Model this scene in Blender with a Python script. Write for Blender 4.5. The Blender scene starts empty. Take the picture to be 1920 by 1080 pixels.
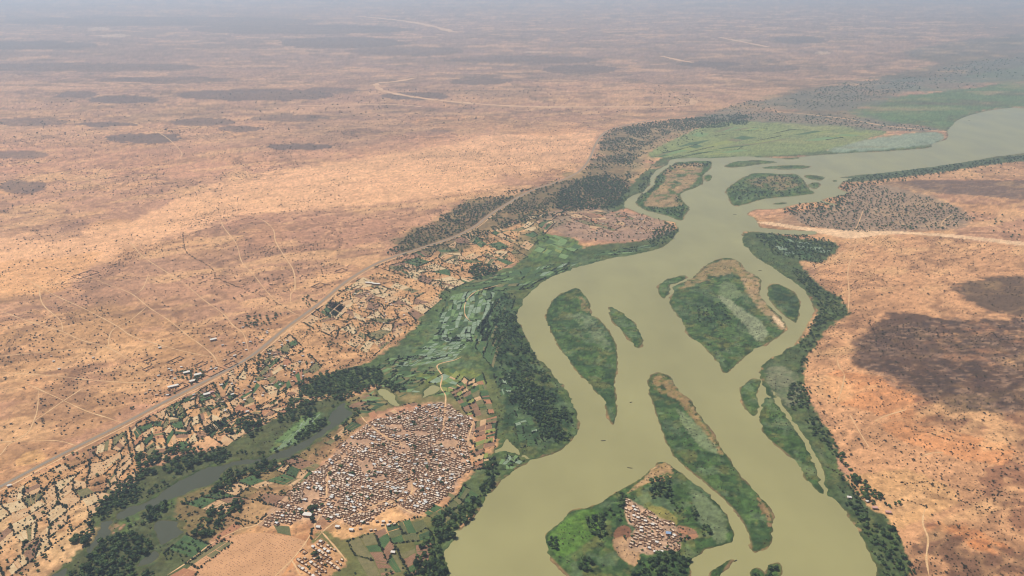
import bpy, math, random
import numpy as np
R = math.radians
random.seed(7); rng = np.random.default_rng(7)
scn = bpy.context.scene
COL = scn.collection

# ------------------------------------------------------------------ camera, sky, sun, exposure
CAM_H = 800.0            # metres above the plain
FPX = 1500.0             # focal length in photo pixels (1920 wide)
HORIZON = -70.0          # row of the true horizon in the photo
PITCH = math.atan((540 - HORIZON) / FPX)
cam = bpy.data.cameras.new('camera'); cam.sensor_width = 36; cam.lens = FPX / 1920 * 36
cam.clip_start = 1; cam.clip_end = 200000
camo = bpy.data.objects.new('camera', cam); COL.objects.link(camo)
camo.location = (0, 0, CAM_H); camo.rotation_euler = (math.pi / 2 - PITCH, 0, 0)
scn.camera = camo
SUN_EL, SUN_DIR = R(54), (-0.80, 0.60)          # towards the sun: left and ahead
sx, sy = np.array(SUN_DIR) / np.hypot(*SUN_DIR)
world = bpy.data.worlds.new('World'); scn.world = world; world.use_nodes = True
wn = world.node_tree
sky = wn.nodes.new('ShaderNodeTexSky'); sky.sky_type = 'NISHITA'; sky.sun_disc = False
sky.sun_elevation = SUN_EL; sky.sun_rotation = math.atan2(sx, sy)
sky.altitude = 900; sky.air_density = 1.0; sky.dust_density = 1.5; sky.ozone_density = 1.0
wn.links.new(sky.outputs[0], wn.nodes['Background'].inputs[0])
wn.nodes['Background'].inputs[1].default_value = 0.05
sl = bpy.data.lights.new('sun', 'SUN'); sl.energy = 5.0; sl.angle = R(0.6); sl.color = (1.0, 0.955, 0.88)
so = bpy.data.objects.new('sun', sl); COL.objects.link(so)
so.rotation_euler = (math.pi / 2 - SUN_EL, 0, math.atan2(sx, sy) * -1 + math.pi)
so.location = (0, 0, 3000)
vs = scn.view_settings; vs.view_transform = 'Standard'; vs.look = 'None'; vs.exposure = 0.1; vs.gamma = 1.0
vs.use_curve_mapping = False
cy = scn.cycles
cy.max_bounces = 4; cy.diffuse_bounces = 2; cy.glossy_bounces = 2; cy.transmission_bounces = 1
cy.volume_bounces = 1; cy.transparent_max_bounces = 4; cy.use_denoising = True; cy.filter_width = 1.15
HAZE_DENSITY = 0.84e-4
HAZE_COLOR = (0.65, 0.81, 1.0)

# ------------------------------------------------------------------ helpers: tracing, noise, distance
CP, SP = math.cos(PITCH), math.sin(PITCH)
def G(px, py):
    """a traced point of the photo as a point of the plain (metres)"""
    r, u = (px - 960) / FPX, -(py - 540) / FPX
    dz = -SP + u * CP
    t = CAM_H / -dz
    return (r * t, (CP + u * SP) * t)
def GP(pts): return np.array([G(*p) for p in pts])
def depth(x, y): return y * CP + CAM_H * SP
def PX(x, y):
    d = depth(x, y)
    return 960 + FPX * x / d, 540 - FPX * (y * SP - CAM_H * CP) / d
def lin(c):
    c = np.asarray(c, float) / 255
    return np.where(c <= .04045, c / 12.92, ((c + .055) / 1.055) ** 2.4)
KILL = 1.30                    # sunlit surface: picture value / base colour
def C(r, g, b): return tuple(lin((r, g, b)) / KILL)

def _h(ix, iy, s):
    n = (ix.astype(np.int64) * 374761393 + iy.astype(np.int64) * 668265263 + s * 1442695041) & 0xffffffff
    n = ((n ^ (n >> 13)) * 1274126177) & 0xffffffff
    n = ((n ^ (n >> 16)) * 2246822519) & 0xffffffff
    return ((n ^ (n >> 15)) & 0xffff) / 65535.0
def vn(x, y, s=0):
    x = np.asarray(x, float); y = np.asarray(y, float)
    xi, yi = np.floor(x), np.floor(y); fx, fy = x - xi, y - yi
    fx = fx * fx * (3 - 2 * fx); fy = fy * fy * (3 - 2 * fy)
    xi = xi.astype(np.int64); yi = yi.astype(np.int64)
    a, b, c, d = _h(xi, yi, s), _h(xi + 1, yi, s), _h(xi, yi + 1, s), _h(xi + 1, yi + 1, s)
    return (a + (b - a) * fx) * (1 - fy) + (c + (d - c) * fx) * fy
def fbm(x, y, scale, s=0, octs=4, ax=1.0):
    v = 0; amp = 1; tot = 0; f = 1 / scale
    x = np.asarray(x, float); y = np.asarray(y, float)
    for k in range(octs):
        v = v + amp * vn(x * f * ax + 17.3 * k, y * f - 9.1 * k, s + 31 * k); tot += amp; amp *= .55; f *= 2.03
    return v / tot
def sst(a, b, v):
    t = np.clip((v - a) / (b - a), 0, 1); return t * t * (3 - 2 * t)
def sdf(P, x, y, margin=200.0):
    """signed distance to polygon P, positive inside; -1e6 far outside"""
    x = np.asarray(x, float); y = np.asarray(y, float)
    out = np.full(x.shape, -1e6)
    m = (x > P[:, 0].min() - margin) & (x < P[:, 0].max() + margin) & (y > P[:, 1].min() - margin) & (y < P[:, 1].max() + margin)
    if not m.any(): return out
    qx, qy = x[m].astype(np.float32), y[m].astype(np.float32)
    d2 = np.full(qx.shape, 1e18, np.float32); ins = np.zeros(qx.shape, bool)
    for (ax, ay), (bx, by) in zip(P.tolist(), np.roll(P, -1, 0).tolist()):
        ex, ey = bx - ax, by - ay; L = ex * ex + ey * ey + 1e-9
        wx, wy = qx - ax, qy - ay
        t = np.clip((wx * ex + wy * ey) / L, 0, 1)
        d2 = np.minimum(d2, (wx - ex * t) ** 2 + (wy - ey * t) ** 2)
        if by != ay:
            c = ((ay > qy) != (by > qy)) & (qx < ex * (qy - ay) / (by - ay) + ax)
            ins ^= c
    d = np.sqrt(d2); out[m] = np.where(ins, d, -d)
    return out
def pdist(L, x, y):
    """distance to polyline L"""
    x = np.asarray(x, float); y = np.asarray(y, float)
    d2 = np.full(x.shape, 1e18)
    for (ax, ay), (bx, by) in zip(L[:-1], L[1:]):
        ex, ey = bx - ax, by - ay; LL = ex * ex + ey * ey + 1e-9
        t = np.clip(((x - ax) * ex + (y - ay) * ey) / LL, 0, 1)
        d2 = np.minimum(d2, (x - ax - ex * t) ** 2 + (y - ay - ey * t) ** 2)
    return np.sqrt(d2)
def smooth(P, step=None, n=6, closed=False):
    """Catmull-Rom through the traced points"""
    P = np.asarray(P, float); out = []
    N = len(P)
    for i in range(N if closed else N - 1):
        g = (lambda k: P[k % N]) if closed else (lambda k: P[min(max(k, 0), N - 1)])
        p0, p1, p2, p3 = g(i - 1), g(i), g(i + 1), g(i + 2)
        for k in range(n):
            t = k / n
            out.append(.5 * ((2 * p1) + (p2 - p0) * t + (2 * p0 - 5 * p1 + 4 * p2 - p3) * t * t + (3 * p1 - p0 - 3 * p2 + p3) * t ** 3))
    if not closed: out.append(P[-1])
    return np.array(out)

# ------------------------------------------------------------------ traced outlines
RIVER = [(838,1130),(842,1080),(835,1053),(833,1037),(842,1022),(856,1010),(848,998),(868,992),(880,980),(897,957),(910,933),(925,920),(933,903),(947,893),
 (960,883),(995,862),(1027,852),(1057,838),(1073,820),(1082,802),(1082,783),(1077,762),(1066,740),(1053,720),(1027,690),(1001,663),(988,637),(977,610),
 (969,590),(973,577),(983,560),(1000,543),(1027,523),(1062,507),(1100,495),(1140,485),(1173,480),(1207,473),(1233,465),(1250,457),(1263,443),(1272,428),
 (1263,417),(1233,410),(1203,400),(1172,388),(1168,379),(1183,368),(1203,360),(1217,345),(1220,330),(1233,317),(1250,308),(1252,302),(1262,298),(1287,296),
 (1340,296),(1387,293),(1433,295),(1473,296),(1530,291),(1593,287),(1667,283),(1738,277),(1745,270),(1770,262),(1777,252),(1773,247),(1780,238),(1797,223),
 (1827,213),(1847,208),(1893,202),(1960,203),(2060,190),(2060,265),(1920,287),(1873,293),(1813,303),(1747,313),(1663,323),(1613,328),(1576,333),(1600,335),(1583,340),(1572,352),(1580,357),
 (1593,363),(1567,368),(1540,375),(1567,383),(1560,385),(1533,379),(1493,383),(1467,390),(1420,393),(1402,400),(1413,408),(1420,413),(1422,424),(1450,429),(1500,432),(1530,434),(1520,440),
 (1460,438),(1412,434),(1395,435),(1392,442),(1398,460),(1418,481),(1447,499),(1468,513),(1493,530),(1513,553),(1526,580),(1520,600),(1507,623),(1487,648),
 (1467,663),(1443,675),(1430,690),(1428,707),(1436,723),(1450,731),(1466,748),(1487,788),(1517,828),(1531,853),(1541,883),(1551,917),(1555,930),(1567,936),(1603,981),(1637,1040),(1646,1080),(1660,1140)]
ISLES = dict(
 leftmost=[(1083,540),(1060,547),(1040,560),(1028,577),(1024,600),(1032,620),(1047,647),(1063,670),(1083,697),(1103,717),(1123,740),(1136,760),(1142,783),(1151,794),(1157,780),(1154,750),(1152,717),(1157,683),(1155,650),(1147,630),(1127,603),(1107,587),(1105,567),(1093,550)],
 lens=[(1142,580),(1148,575),(1173,590),(1193,610),(1205,630),(1202,648),(1192,652),(1183,640),(1163,617),(1147,600)],
 diamond=[(1262,537),(1287,527),(1313,508),(1330,493),(1353,485),(1370,483),(1387,492),(1393,503),(1423,520),(1427,533),(1423,553),(1440,570),(1463,593),(1473,612),(1460,630),(1420,653),(1390,673),(1367,695),(1357,697),(1347,680),(1320,650),(1293,630),(1277,600),(1255,570),(1257,560),(1264,547)],
 hook=[(1237,533),(1247,525),(1265,520),(1283,516),(1285,522),(1271,530),(1254,534),(1256,543),(1248,559),(1237,553),(1235,543)],
 darklens=[(1440,540),(1453,532),(1473,538),(1493,553),(1500,573),(1494,602),(1488,603),(1473,593),(1453,573),(1440,557)],
 long=[(1240,700),(1223,703),(1215,719),(1220,743),(1225,755),(1237,793),(1257,843),(1277,867),(1310,893),(1343,920),(1370,947),(1390,970),(1403,997),(1411,1020),(1413,1033),(1427,1030),(1447,1013),(1449,977),(1440,950),(1420,923),(1393,900),(1373,870),(1353,840),(1333,810),(1310,773),(1290,747),(1270,727),(1258,709)],
 village=[(1239,866),(1220,880),(1201,897),(1168,916),(1137,934),(1110,950),(1076,957),(1055,972),(1037,988),(1022,1005),(1023,1028),(1032,1042),(1049,1061),(1072,1082),(1110,1105),(1180,1118),(1260,1112),(1285,1090),(1293,1072),(1297,1049),(1312,1038),(1322,1029),(1353,1022),(1374,1013),(1375,997),(1364,972),(1345,942),(1318,917),(1291,897),(1264,878),(1249,869)],
 sliver=[(1371,1046),(1349,1057),(1336,1067),(1332,1082),(1338,1092),(1350,1080),(1358,1066)],
 bush=[(1404,1082),(1406,1070),(1417,1065),(1430,1072),(1436,1085),(1425,1100),(1408,1098)],
 bushy=[(1437,1078),(1442,1062),(1457,1056),(1466,1066),(1460,1085),(1448,1098),(1438,1092)],
 near_right=[(1388,733),(1396,720),(1413,710),(1427,716),(1422,728),(1419,742),(1424,760),(1415,780),(1402,770),(1391,750)],
 marsh=[(1437,748),(1450,748),(1466,768),(1490,808),(1510,836),(1520,858),(1529,886),(1538,914),(1543,926),(1532,921),(1512,899),(1500,877),(1493,863),(1467,843),(1437,817),(1427,793),(1428,770)],
 islet=[(1440,722),(1447,732),(1456,744),(1448,745),(1440,735)],
 upper_west=[(1272,304),(1300,302),(1333,302),(1330,317),(1317,330),(1318,343),(1300,353),(1280,360),(1275,370),(1283,380),(1292,390),(1283,403),(1277,413),(1247,403),(1210,393),(1193,380),(1201,367),(1224,350),(1231,333),(1244,320),(1263,308)],
 crumb=[(1320,332),(1330,327),(1335,333),(1327,340)],
 upper_mid=[(1362,357),(1377,343),(1400,330),(1420,324),(1467,326),(1493,327),(1507,338),(1513,350),(1527,362),(1493,367),(1433,373),(1400,382),(1377,386),(1368,373)],
 upper_lens=[(1360,313),(1367,307),(1383,302),(1427,300),(1457,304),(1423,308),(1387,313)],
 upper_strip=[(1428,314),(1467,310),(1510,310),(1518,313),(1493,317),(1450,317)],
 upper_east=[(1508,330),(1523,328),(1547,332),(1537,338),(1520,336)],
 upper_crumb=[(1515,347),(1533,341),(1536,349),(1527,354)],
 thread=[(1466,297),(1482,295),(1500,296),(1484,298.5)],
 dash=[(1449,382),(1464,379),(1480,380),(1464,383)],
 dot=[(1561,339),(1567,337),(1569,340),(1564,341)],
)
BACKWATER = [(648,752),(617,780),(612,795),(580,820),(547,837),(513,852),(478,860),(443,863),(393,877),(333,903),(283,933),(233,953),(217,967),(230,972),
 (277,953),(333,930),(400,905),(420,883),(443,873),(500,866),(530,859),(557,849),(580,834),(604,818),(631,800),(660,777),(652,768)]
PONDS = [[(190,980),(214,976),(203,1000),(182,1024),(168,1042),(160,1030),(176,1010)],
 [(293,977),(320,973),(347,993),(322,1010),(300,1021),(287,1004)],
 [(287,1030),(302,1040),(283,1057),(257,1065),(268,1050)],
 [(108,1070),(130,1062),(128,1080),(100,1095),(80,1090)], [(928,750),(1,1)]][:4]
POOLS = [[(792,745),(800,725),(812,722),(826,728),(823,736),(808,741)],               # pale pools of the flood plain
 [(944,833),(950,819),(957,826),(963,838),(975,848),(990,855),(992,861),(970,851),(945,847),(925,848)],
 [(704,735),(720,728),(745,748),(752,760),(735,756)]]
riverW = smooth(GP(RIVER), n=4, closed=True)
islesW = {k: smooth(GP(v), n=4, closed=True) for k, v in ISLES.items()}
backW = [smooth(GP(p), n=3, closed=True) for p in [BACKWATER] + PONDS]
poolsW = [smooth(GP(p), n=4, closed=True) for p in POOLS]
ROAD = [(-90,960),(0,913),(100,860),(230,795),(300,758),(400,707),(470,668),(540,612),(600,568),(650,527),(700,497),(740,481),(790,465),(850,445),(890,425),(920,402),(960,377),(1000,356),(1050,339),(1085,322),(1105,298),(1117,270),(1130,252),(1150,241),(1200,229),(1300,215),(1400,207)]
roadW = smooth(GP(ROAD), n=8)
TRACKS = [
 [(20,505),(73,537),(110,557),(160,580),(217,610),(247,630),(287,643),(350,660),(417,673)],
 [(157,513),(200,533),(245,550),(280,577),(320,603),(353,630),(377,647),(400,667),(412,690)],
 [(220,440),(243,453),(267,480),(307,507),(347,533),(383,563),(417,587),(437,610),(457,627),(467,663)],
 [(410,405),(420,427),(443,457),(453,490),(477,517),(503,550),(530,573),(547,585),(562,592)],
 [(470,405),(493,413),(512,430),(517,453),(533,480),(550,507),(553,540),(545,553),(547,582)],
 [(0,583),(20,590),(67,607),(113,620),(150,637),(187,647),(213,657),(247,677)],
 [(-60,694),(0,698),(100,705),(167,712),(233,717),(283,717),(310,716)],
 [(-60,672),(0,668),(60,662),(117,657),(187,647)],
 [(73,730),(70,767),(63,790),(50,813),(17,833),(0,853),(-40,880)],
 [(157,727),(117,753),(83,777),(63,790)],
 [(-40,830),(67,827),(110,827),(143,836)],
 [(40,715),(73,730),(117,750),(160,770),(200,783),(233,794)],
 [(73,537),(80,570),(112,600),(117,620)],
 [(280,510),(268,540),(250,553)], [(275,575),(245,600),(210,620),(203,650)],
 [(313,1079),(353,1053),(400,1017),(450,993),(483,983),(517,953)],
 [(505,1090),(547,1050),(573,1017),(587,993),(592,980),(606,960)],
 [(590,1013),(613,990),(640,973),(677,960),(708,945),(729,941),(760,956),(788,970)],
 [(729,941),(750,937),(771,925),(772,905)],
 [(606,960),(612,930),(613,906),(619,879),(646,856)],
 [(677,780),(688,793),(715,814),(735,825),(760,837)],
 [(819,833),(827,820),(833,787),(835,760),(835,741),(826,725),(829,705),(820,685),(853,675),(867,668)],
 [(888,789),(881,812),(877,833)],
 [(547,1050),(556,1066),(566,1085)],
 [(601,995),(625,1022),(650,1052)],
 [(940,533),(915,540),(890,548),(873,567),(872,590),(883,603)],
 [(500,742),(540,744),(575,747),(605,752)],
 [(1612,443),(1600,473),(1590,507),(1592,550),(1590,587)],
 [(1605,455),(1570,480),(1545,495),(1515,508)],
 [(1567,660),(1573,687),(1583,703),(1577,733),(1570,753)],
 [(1593,777),(1610,807),(1630,840)],
 [(1640,790),(1660,780),(1700,768)],
 [(1720,860),(1745,850),(1770,848)],
 [(1735,950),(1730,980),(1740,1010),(1737,1047),(1744,1090)],
 [(1618,395),(1612,412),(1604,430)], [(1788,400),(1765,420),(1790,432)],
 [(235,225),(300,250),(340,285),(330,300)], [(20,345),(90,322),(160,335),(210,360)],
]
tracksW = [smooth(GP(t), n=6) for t in TRACKS]
GULLY = [(343,437),(350,473),(393,500),(410,523),(460,543),(510,563),(547,583)]
VILLAGE = [(485,985),(505,955),(535,930),(570,897),(612,868),(640,835),(690,795),(745,777),(800,760),(835,755),(860,775),(889,787),(885,830),(880,865),(886,880),(862,895),(850,925),(822,940),(792,962),(770,966),(740,950),(722,957),(695,975),(660,985),(625,975),(600,975),(560,978),(520,985)]
HAMLET = [(556,1052),(592,1014),(612,1020),(650,1050),(640,1068),(600,1085),(566,1095)]
ISLEVIL = [(1173,934),(1188,942),(1212,955),(1238,970),(1266,984),(1273,1008),(1276,1028),(1262,1034),(1240,1030),(1222,1040),(1200,1036),(1176,1026),(1180,1008),(1192,990),(1177,980),(1172,960)]
villW, hamW, isvW = smooth(GP(VILLAGE), n=3, closed=True), smooth(GP(HAMLET), n=3, closed=True), smooth(GP(ISLEVIL), n=3, closed=True)

def water_sd(x, y):
    w1 = 6 * (fbm(x, y, 38, 5, 3) - .5) * 2 + 10 * (fbm(x, y, 14, 6, 3) - .5)
    w2 = 6 * (fbm(x, y, 38, 8, 3) - .5) * 2 + 10 * (fbm(x, y, 14, 7, 3) - .5)
    xx, yy = x + w1, y + w2
    d = sdf(riverW, xx, yy, 400)
    for k, P in islesW.items():
        s = sdf(P, xx, yy, 400)
        d = np.where(s > -1e5, np.minimum(d, -s), d)
    for P in backW + poolsW:
        d = np.maximum(d, sdf(P, xx, yy, 100) - 0.6 + 2.5 * (fbm(x, y, 14, 12, 2) - .5) * 2)
    return d

# ------------------------------------------------------------------ materials
def nodes_mat(name):
    m = bpy.data.materials.new(name); m.use_nodes = True
    nt = m.node_tree; b = nt.nodes['Principled BSDF']
    return m, nt, b
def N(nt, t, **kw):
    n = nt.nodes.new(t)
    for k, v in kw.items(): setattr(n, k, v)
    return n
def noise_node(nt, scale, detail=3, coord='Object', rough=.6):
    tc = N(nt, 'ShaderNodeTexCoord'); n = N(nt, 'ShaderNodeTexNoise')
    n.inputs['Scale'].default_value = scale; n.inputs['Detail'].default_value = detail; n.inputs['Roughness'].default_value = rough
    nt.links.new(tc.outputs[coord], n.inputs['Vector']); return n
def mulcol(nt, col, fac, lo, hi):
    """colour socket times a factor mapped from noise (0..1) to lo..hi"""
    mr = N(nt, 'ShaderNodeMapRange'); mr.inputs['From Min'].default_value = .3; mr.inputs['From Max'].default_value = .7
    mr.inputs['To Min'].default_value = lo; mr.inputs['To Max'].default_value = hi
    nt.links.new(fac, mr.inputs['Value'])
    mx = N(nt, 'ShaderNodeVectorMath', operation='SCALE')
    nt.links.new(col, mx.inputs[0]); nt.links.new(mr.outputs[0], mx.inputs['Scale'])
    return mx.outputs[0]
def earth(name, col, col2=None, scale=.05, lo=.82, hi=1.15, rough=.95, fine=.4, rows=None):
    m, nt, b = nodes_mat(name); b.inputs['Roughness'].default_value = rough; b.inputs['Specular IOR Level'].default_value = .1
    n1 = noise_node(nt, scale, 4); n2 = noise_node(nt, fine, 3)
    mix = N(nt, 'ShaderNodeMix', data_type='RGBA')
    mix.inputs['A'].default_value = (*col, 1); mix.inputs['B'].default_value = (*(col2 or col), 1)
    mr = N(nt, 'ShaderNodeMapRange'); mr.inputs['From Min'].default_value = .38; mr.inputs['From Max'].default_value = .62
    nt.links.new(n1.outputs['Fac'], mr.inputs['Value']); nt.links.new(mr.outputs[0], mix.inputs['Factor'])
    c = mulcol(nt, mix.outputs['Result'], n2.outputs['Fac'], lo, hi)
    if rows:
        w = N(nt, 'ShaderNodeTexWave'); tc = N(nt, 'ShaderNodeTexCoord'); mp = N(nt, 'ShaderNodeMapping')
        mp.inputs['Rotation'].default_value = (0, 0, rows[0]); w.inputs['Scale'].default_value = rows[1]; w.inputs['Distortion'].default_value = 1.2
        w.inputs['Detail'].default_value = 2
        nt.links.new(tc.outputs['Object'], mp.inputs[0]); nt.links.new(mp.outputs[0], w.inputs['Vector'])
        mr2 = N(nt, 'ShaderNodeMapRange'); mr2.inputs['To Min'].default_value = rows[2]; mr2.inputs['To Max'].default_value = 1.1
        nt.links.new(w.outputs['Fac'], mr2.inputs['Value'])
        mx = N(nt, 'ShaderNodeVectorMath', operation='SCALE'); nt.links.new(c, mx.inputs[0]); nt.links.new(mr2.outputs[0], mx.inputs['Scale']); c = mx.outputs[0]
    nt.links.new(c, b.inputs['Base Color'])
    return m
def plain(name, col, rough=.8, var=.12, metal=0, objvar=0.0, scale=.6):
    m, nt, b = nodes_mat(name); b.inputs['Roughness'].default_value = rough; b.inputs['Metallic'].default_value = metal
    rgb = N(nt, 'ShaderNodeRGB'); rgb.outputs[0].default_value = (*col, 1)
    n = noise_node(nt, scale, 3); c = mulcol(nt, rgb.outputs[0], n.outputs['Fac'], 1 - var, 1 + var)
    if objvar:
        oi = N(nt, 'ShaderNodeObjectInfo'); mr = N(nt, 'ShaderNodeMapRange')
        mr.inputs['To Min'].default_value = 1 - objvar; mr.inputs['To Max'].default_value = 1 + objvar
        nt.links.new(oi.outputs['Random'], mr.inputs['Value'])
        mx = N(nt, 'ShaderNodeVectorMath', operation='SCALE'); nt.links.new(c, mx.inputs[0]); nt.links.new(mr.outputs[0], mx.inputs['Scale']); c = mx.outputs[0]
    nt.links.new(c, b.inputs['Base Color']); return m
def leafy(name, a, bcol):
    m, nt, b = nodes_mat(name); b.inputs['Roughness'].default_value = .75; b.inputs['Specular IOR Level'].default_value = .2
    oi = N(nt, 'ShaderNodeObjectInfo'); n = noise_node(nt, .7, 2)
    mix = N(nt, 'ShaderNodeMix', data_type='RGBA'); mix.inputs['A'].default_value = (*a, 1); mix.inputs['B'].default_value = (*bcol, 1)
    nt.links.new(oi.outputs['Random'], mix.inputs['Factor'])
    nt.links.new(mulcol(nt, mix.outputs['Result'], n.outputs['Fac'], .7, 1.35), b.inputs['Base Color'])
    return m
def water(name, col, rough=.18, bump=.15, scale=.08):
    m, nt, b = nodes_mat(name); b.inputs['Roughness'].default_value = rough; b.inputs['IOR'].default_value = 1.33
    n = noise_node(nt, .004, 4); rgb = N(nt, 'ShaderNodeRGB'); rgb.outputs[0].default_value = (*col, 1)
    tcw = N(nt, 'ShaderNodeTexCoord'); mpw = N(nt, 'ShaderNodeMapping'); mpw.inputs['Rotation'].default_value = (0, 0, .25); mpw.inputs['Scale'].default_value = (.009, .004, .01)
    ns = N(nt, 'ShaderNodeTexNoise'); ns.inputs['Scale'].default_value = 1; ns.inputs['Detail'].default_value = 3; ns.inputs['Distortion'].default_value = .3
    nt.links.new(tcw.outputs['Object'], mpw.inputs[0]); nt.links.new(mpw.outputs[0], ns.inputs['Vector'])
    cw = mulcol(nt, rgb.outputs[0], n.outputs['Fac'], .93, 1.07); cw = mulcol(nt, cw, ns.outputs['Fac'], .94, 1.06)
    nt.links.new(cw, b.inputs['Base Color'])
    mrr = N(nt, 'ShaderNodeMapRange'); mrr.inputs['From Min'].default_value = .35; mrr.inputs['From Max'].default_value = .65; mrr.inputs['To Min'].default_value = rough; mrr.inputs['To Max'].default_value = rough + .08
    nt.links.new(ns.outputs['Fac'], mrr.inputs['Value']); nt.links.new(mrr.outputs[0], b.inputs['Roughness'])
    n2 = noise_node(nt, scale, 4); bp = N(nt, 'ShaderNodeBump'); bp.inputs['Strength'].default_value = bump; bp.inputs['Distance'].default_value = .5
    nt.links.new(n2.outputs['Fac'], bp.inputs['Height']); nt.links.new(bp.outputs[0], b.inputs['Normal'])
    return m
M = dict(
 river=water('silty_water', C(166,158,106)), backwater=water('still_backwater', C(84,86,66)),
 asphalt=plain('worn_asphalt', C(152,134,114), .9, .08, scale=.3), shoulder=earth('road_shoulder', C(196,152,108), C(176,136,98), .03),
 track=earth('beaten_sand_track', C(240,196,144), C(224,178,128), .04), wadi=earth('dry_river_sand', C(230,184,142), C(210,164,124), .01),
 mudwall=plain('mud_plaster', C(186,146,114), .95, .12, objvar=.2), mudroof=plain('pale_mud_roof', C(232,204,174), .95, .1, objvar=.22),
 whiteroof=plain('whitewashed_metal_roof', C(236,226,212), .7, .05, objvar=.05), greyroof=plain('grey_metal_roof', C(190,186,180), .5, .08, objvar=.1),
 blueroof=plain('blue_painted_roof', C(150,175,205), .5, .06), redroof=plain('pink_painted_roof', C(218,166,152), .7, .06),
 door=plain('dark_wood_door', C(70,52,40), .8), thatch=plain('straw_thatch', C(150,122,88), 1, .2, objvar=.2),
 bark=plain('grey_brown_bark', C(112,90,70), .95), leaf=leafy('dark_green_leaves', C(38,62,34), C(98,120,62)),
 scrub=leafy('dusty_scrub_leaves', C(60,56,38), C(96,84,58)), hedge=leafy('hedge_leaves', C(46,58,36), C(70,76,46)),
 dry=leafy('dry_grey_twigs', C(104,88,68), C(126,106,80)), hull=plain('weathered_boat_wood', C(74,60,48), .8),
)

# ------------------------------------------------------------------ mesh helpers
def mesh_obj(name, verts, faces, mat, parent=None, smooth_=False, link=True):
    me = bpy.data.meshes.new(name); me.from_pydata([tuple(v) for v in verts], [], [tuple(f) for f in faces])
    for m_ in (mat if isinstance(mat, (list, tuple)) else [mat]): me.materials.append(m_)
    if smooth_: me.polygons.foreach_set('use_smooth', [True] * len(me.polygons))
    o = bpy.data.objects.new(name, me)
    if link: COL.objects.link(o)
    if parent: o.parent = parent
    return o
def strip(name, L, width, mat, z, kind='structure', wob=.0, parent=None, taper=False):
    T = np.gradient(L, axis=0); T /= np.linalg.norm(T, axis=1)[:, None] + 1e-9
    Nn = np.stack([-T[:, 1], T[:, 0]], 1)
    w = width / 2 * (1 + wob * (vn(np.arange(len(L)) * .7, np.zeros(len(L)), int(abs(L[0, 0])) % 97) - .5) * 2)
    if taper: q_ = np.linspace(0, 1, len(L)); w = w * (.25 + .75 * sst(0, .15, np.minimum(q_, 1 - q_)))
    a, b = L + Nn * w[:, None], L - Nn * w[:, None]
    V = [(x, y, z) for x, y in a] + [(x, y, z) for x, y in b]; n = len(L)
    F = [(i, i + n, i + n + 1, i + 1) for i in range(n - 1)]
    o = mesh_obj(name, V, F, mat, parent)
    if kind: o['kind'] = kind
    return o
def struct(o): o['kind'] = 'structure'; return o
def tag(o, label, cat, group=None):
    o['label'] = label; o['category'] = cat
    if group: o['group'] = group
    return o

# ------------------------------------------------------------------ ground: one sheet to the horizon, rows widening with distance
NR, NC = 660, 1080
py = np.concatenate([np.linspace(1290, 1100, 60)[:-1], np.linspace(1100, -48, NR - 59)])
uu = -(py - 540) / FPX
tt = CAM_H / (SP - uu * CP)
gy = (CP + uu * SP) * tt
gx = (np.linspace(-1130, 1130, NC) / FPX)[None, :] * tt[:, None]
X = gx.ravel(); Y = np.repeat(gy, NC)
cell = np.repeat(np.abs(np.gradient(gy)), NC)
WD = water_sd(X, Y)
def WDat(x, y):
    x = np.asarray(x, float); y = np.asarray(y, float)
    j = np.clip(np.searchsorted(gy, y), 1, NR - 1); f = np.clip((y - gy[j - 1]) / (gy[j] - gy[j - 1]), 0, 1)
    tr = tt[j - 1] * (1 - f) + tt[j] * f
    i = np.clip(np.round((x / tr * FPX + 1130) / (2260 / (NC - 1))).astype(int), 0, NC - 1)
    return WD[(j - 1) * NC + i] * (1 - f) + WD[j * NC + i] * f
Z = -3.0 * np.clip(WD / np.maximum(6, .9 * cell), -.0, 1.0)

col = np.zeros((X.size, 3))
n_big, n_mid, n_sml, n_fin = fbm(X, Y, 900, 1), fbm(X, Y, 190, 2), fbm(X, Y, 42, 3), fbm(X, Y, 9, 4, 3)
n_str = fbm(X, Y, 260, 9, 4, ax=.35)
def mixc(c, a): 
    global col
    a = np.clip(a, 0, 1)[:, None]; col = col * (1 - a) + np.array(c)[None, :] * a
col[:] = C(214,166,134)
mixc(C(198,152,128), sst(.42, .62, n_big) * .9)
mixc(C(188,146,120), sst(.45, .65, n_str) * .7)
mixc(C(228,178,128), sst(.52, .66, n_mid) * .6)
mixc(C(150,116,94), sst(.55, .72, n_sml) * .45)
def zone(pts, c, soft=5, warp=6, a=1.0, brk=None, seed=0, sm=True):
    """paint ground colour inside a traced outline; soft/warp in photo pixels at the outline's own distance"""
    P = GP(pts); P = smooth(P, n=3, closed=True) if sm else P
    mpp = depth(0, np.median(P[:, 1])) / FPX
    s, w = soft * mpp, warp * mpp
    mar = 3 * (s + w) + 20
    sel = np.where((X > P[:, 0].min() - mar) & (X < P[:, 0].max() + mar) & (Y > P[:, 1].min() - mar) & (Y < P[:, 1].max() + mar))[0]
    if not len(sel): return
    x, y = X[sel], Y[sel]
    d = sdf(P, x + w * 2 * (fbm(x, y, w * 5 + 1, 40 + seed, 4) - .5) * 2, y + w * 2 * (fbm(x, y, w * 5 + 1, 60 + seed, 4) - .5) * 2, mar)
    d = d + (fbm(x, y, w * 1.1 + 2, 20 + seed, 3) - .5) * (s + w) * 1.8 * (warp > 0)
    al = sst(-s, s, d) * a
    if brk: al = al * sst(brk[1] - .09, brk[1] + .09, fbm(x, y, brk[0], 80 + seed, 4, ax=brk[2] if len(brk) > 2 else 1))
    col[sel] = col[sel] * (1 - al[:, None]) + np.array(c)[None] * al[:, None]
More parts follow.
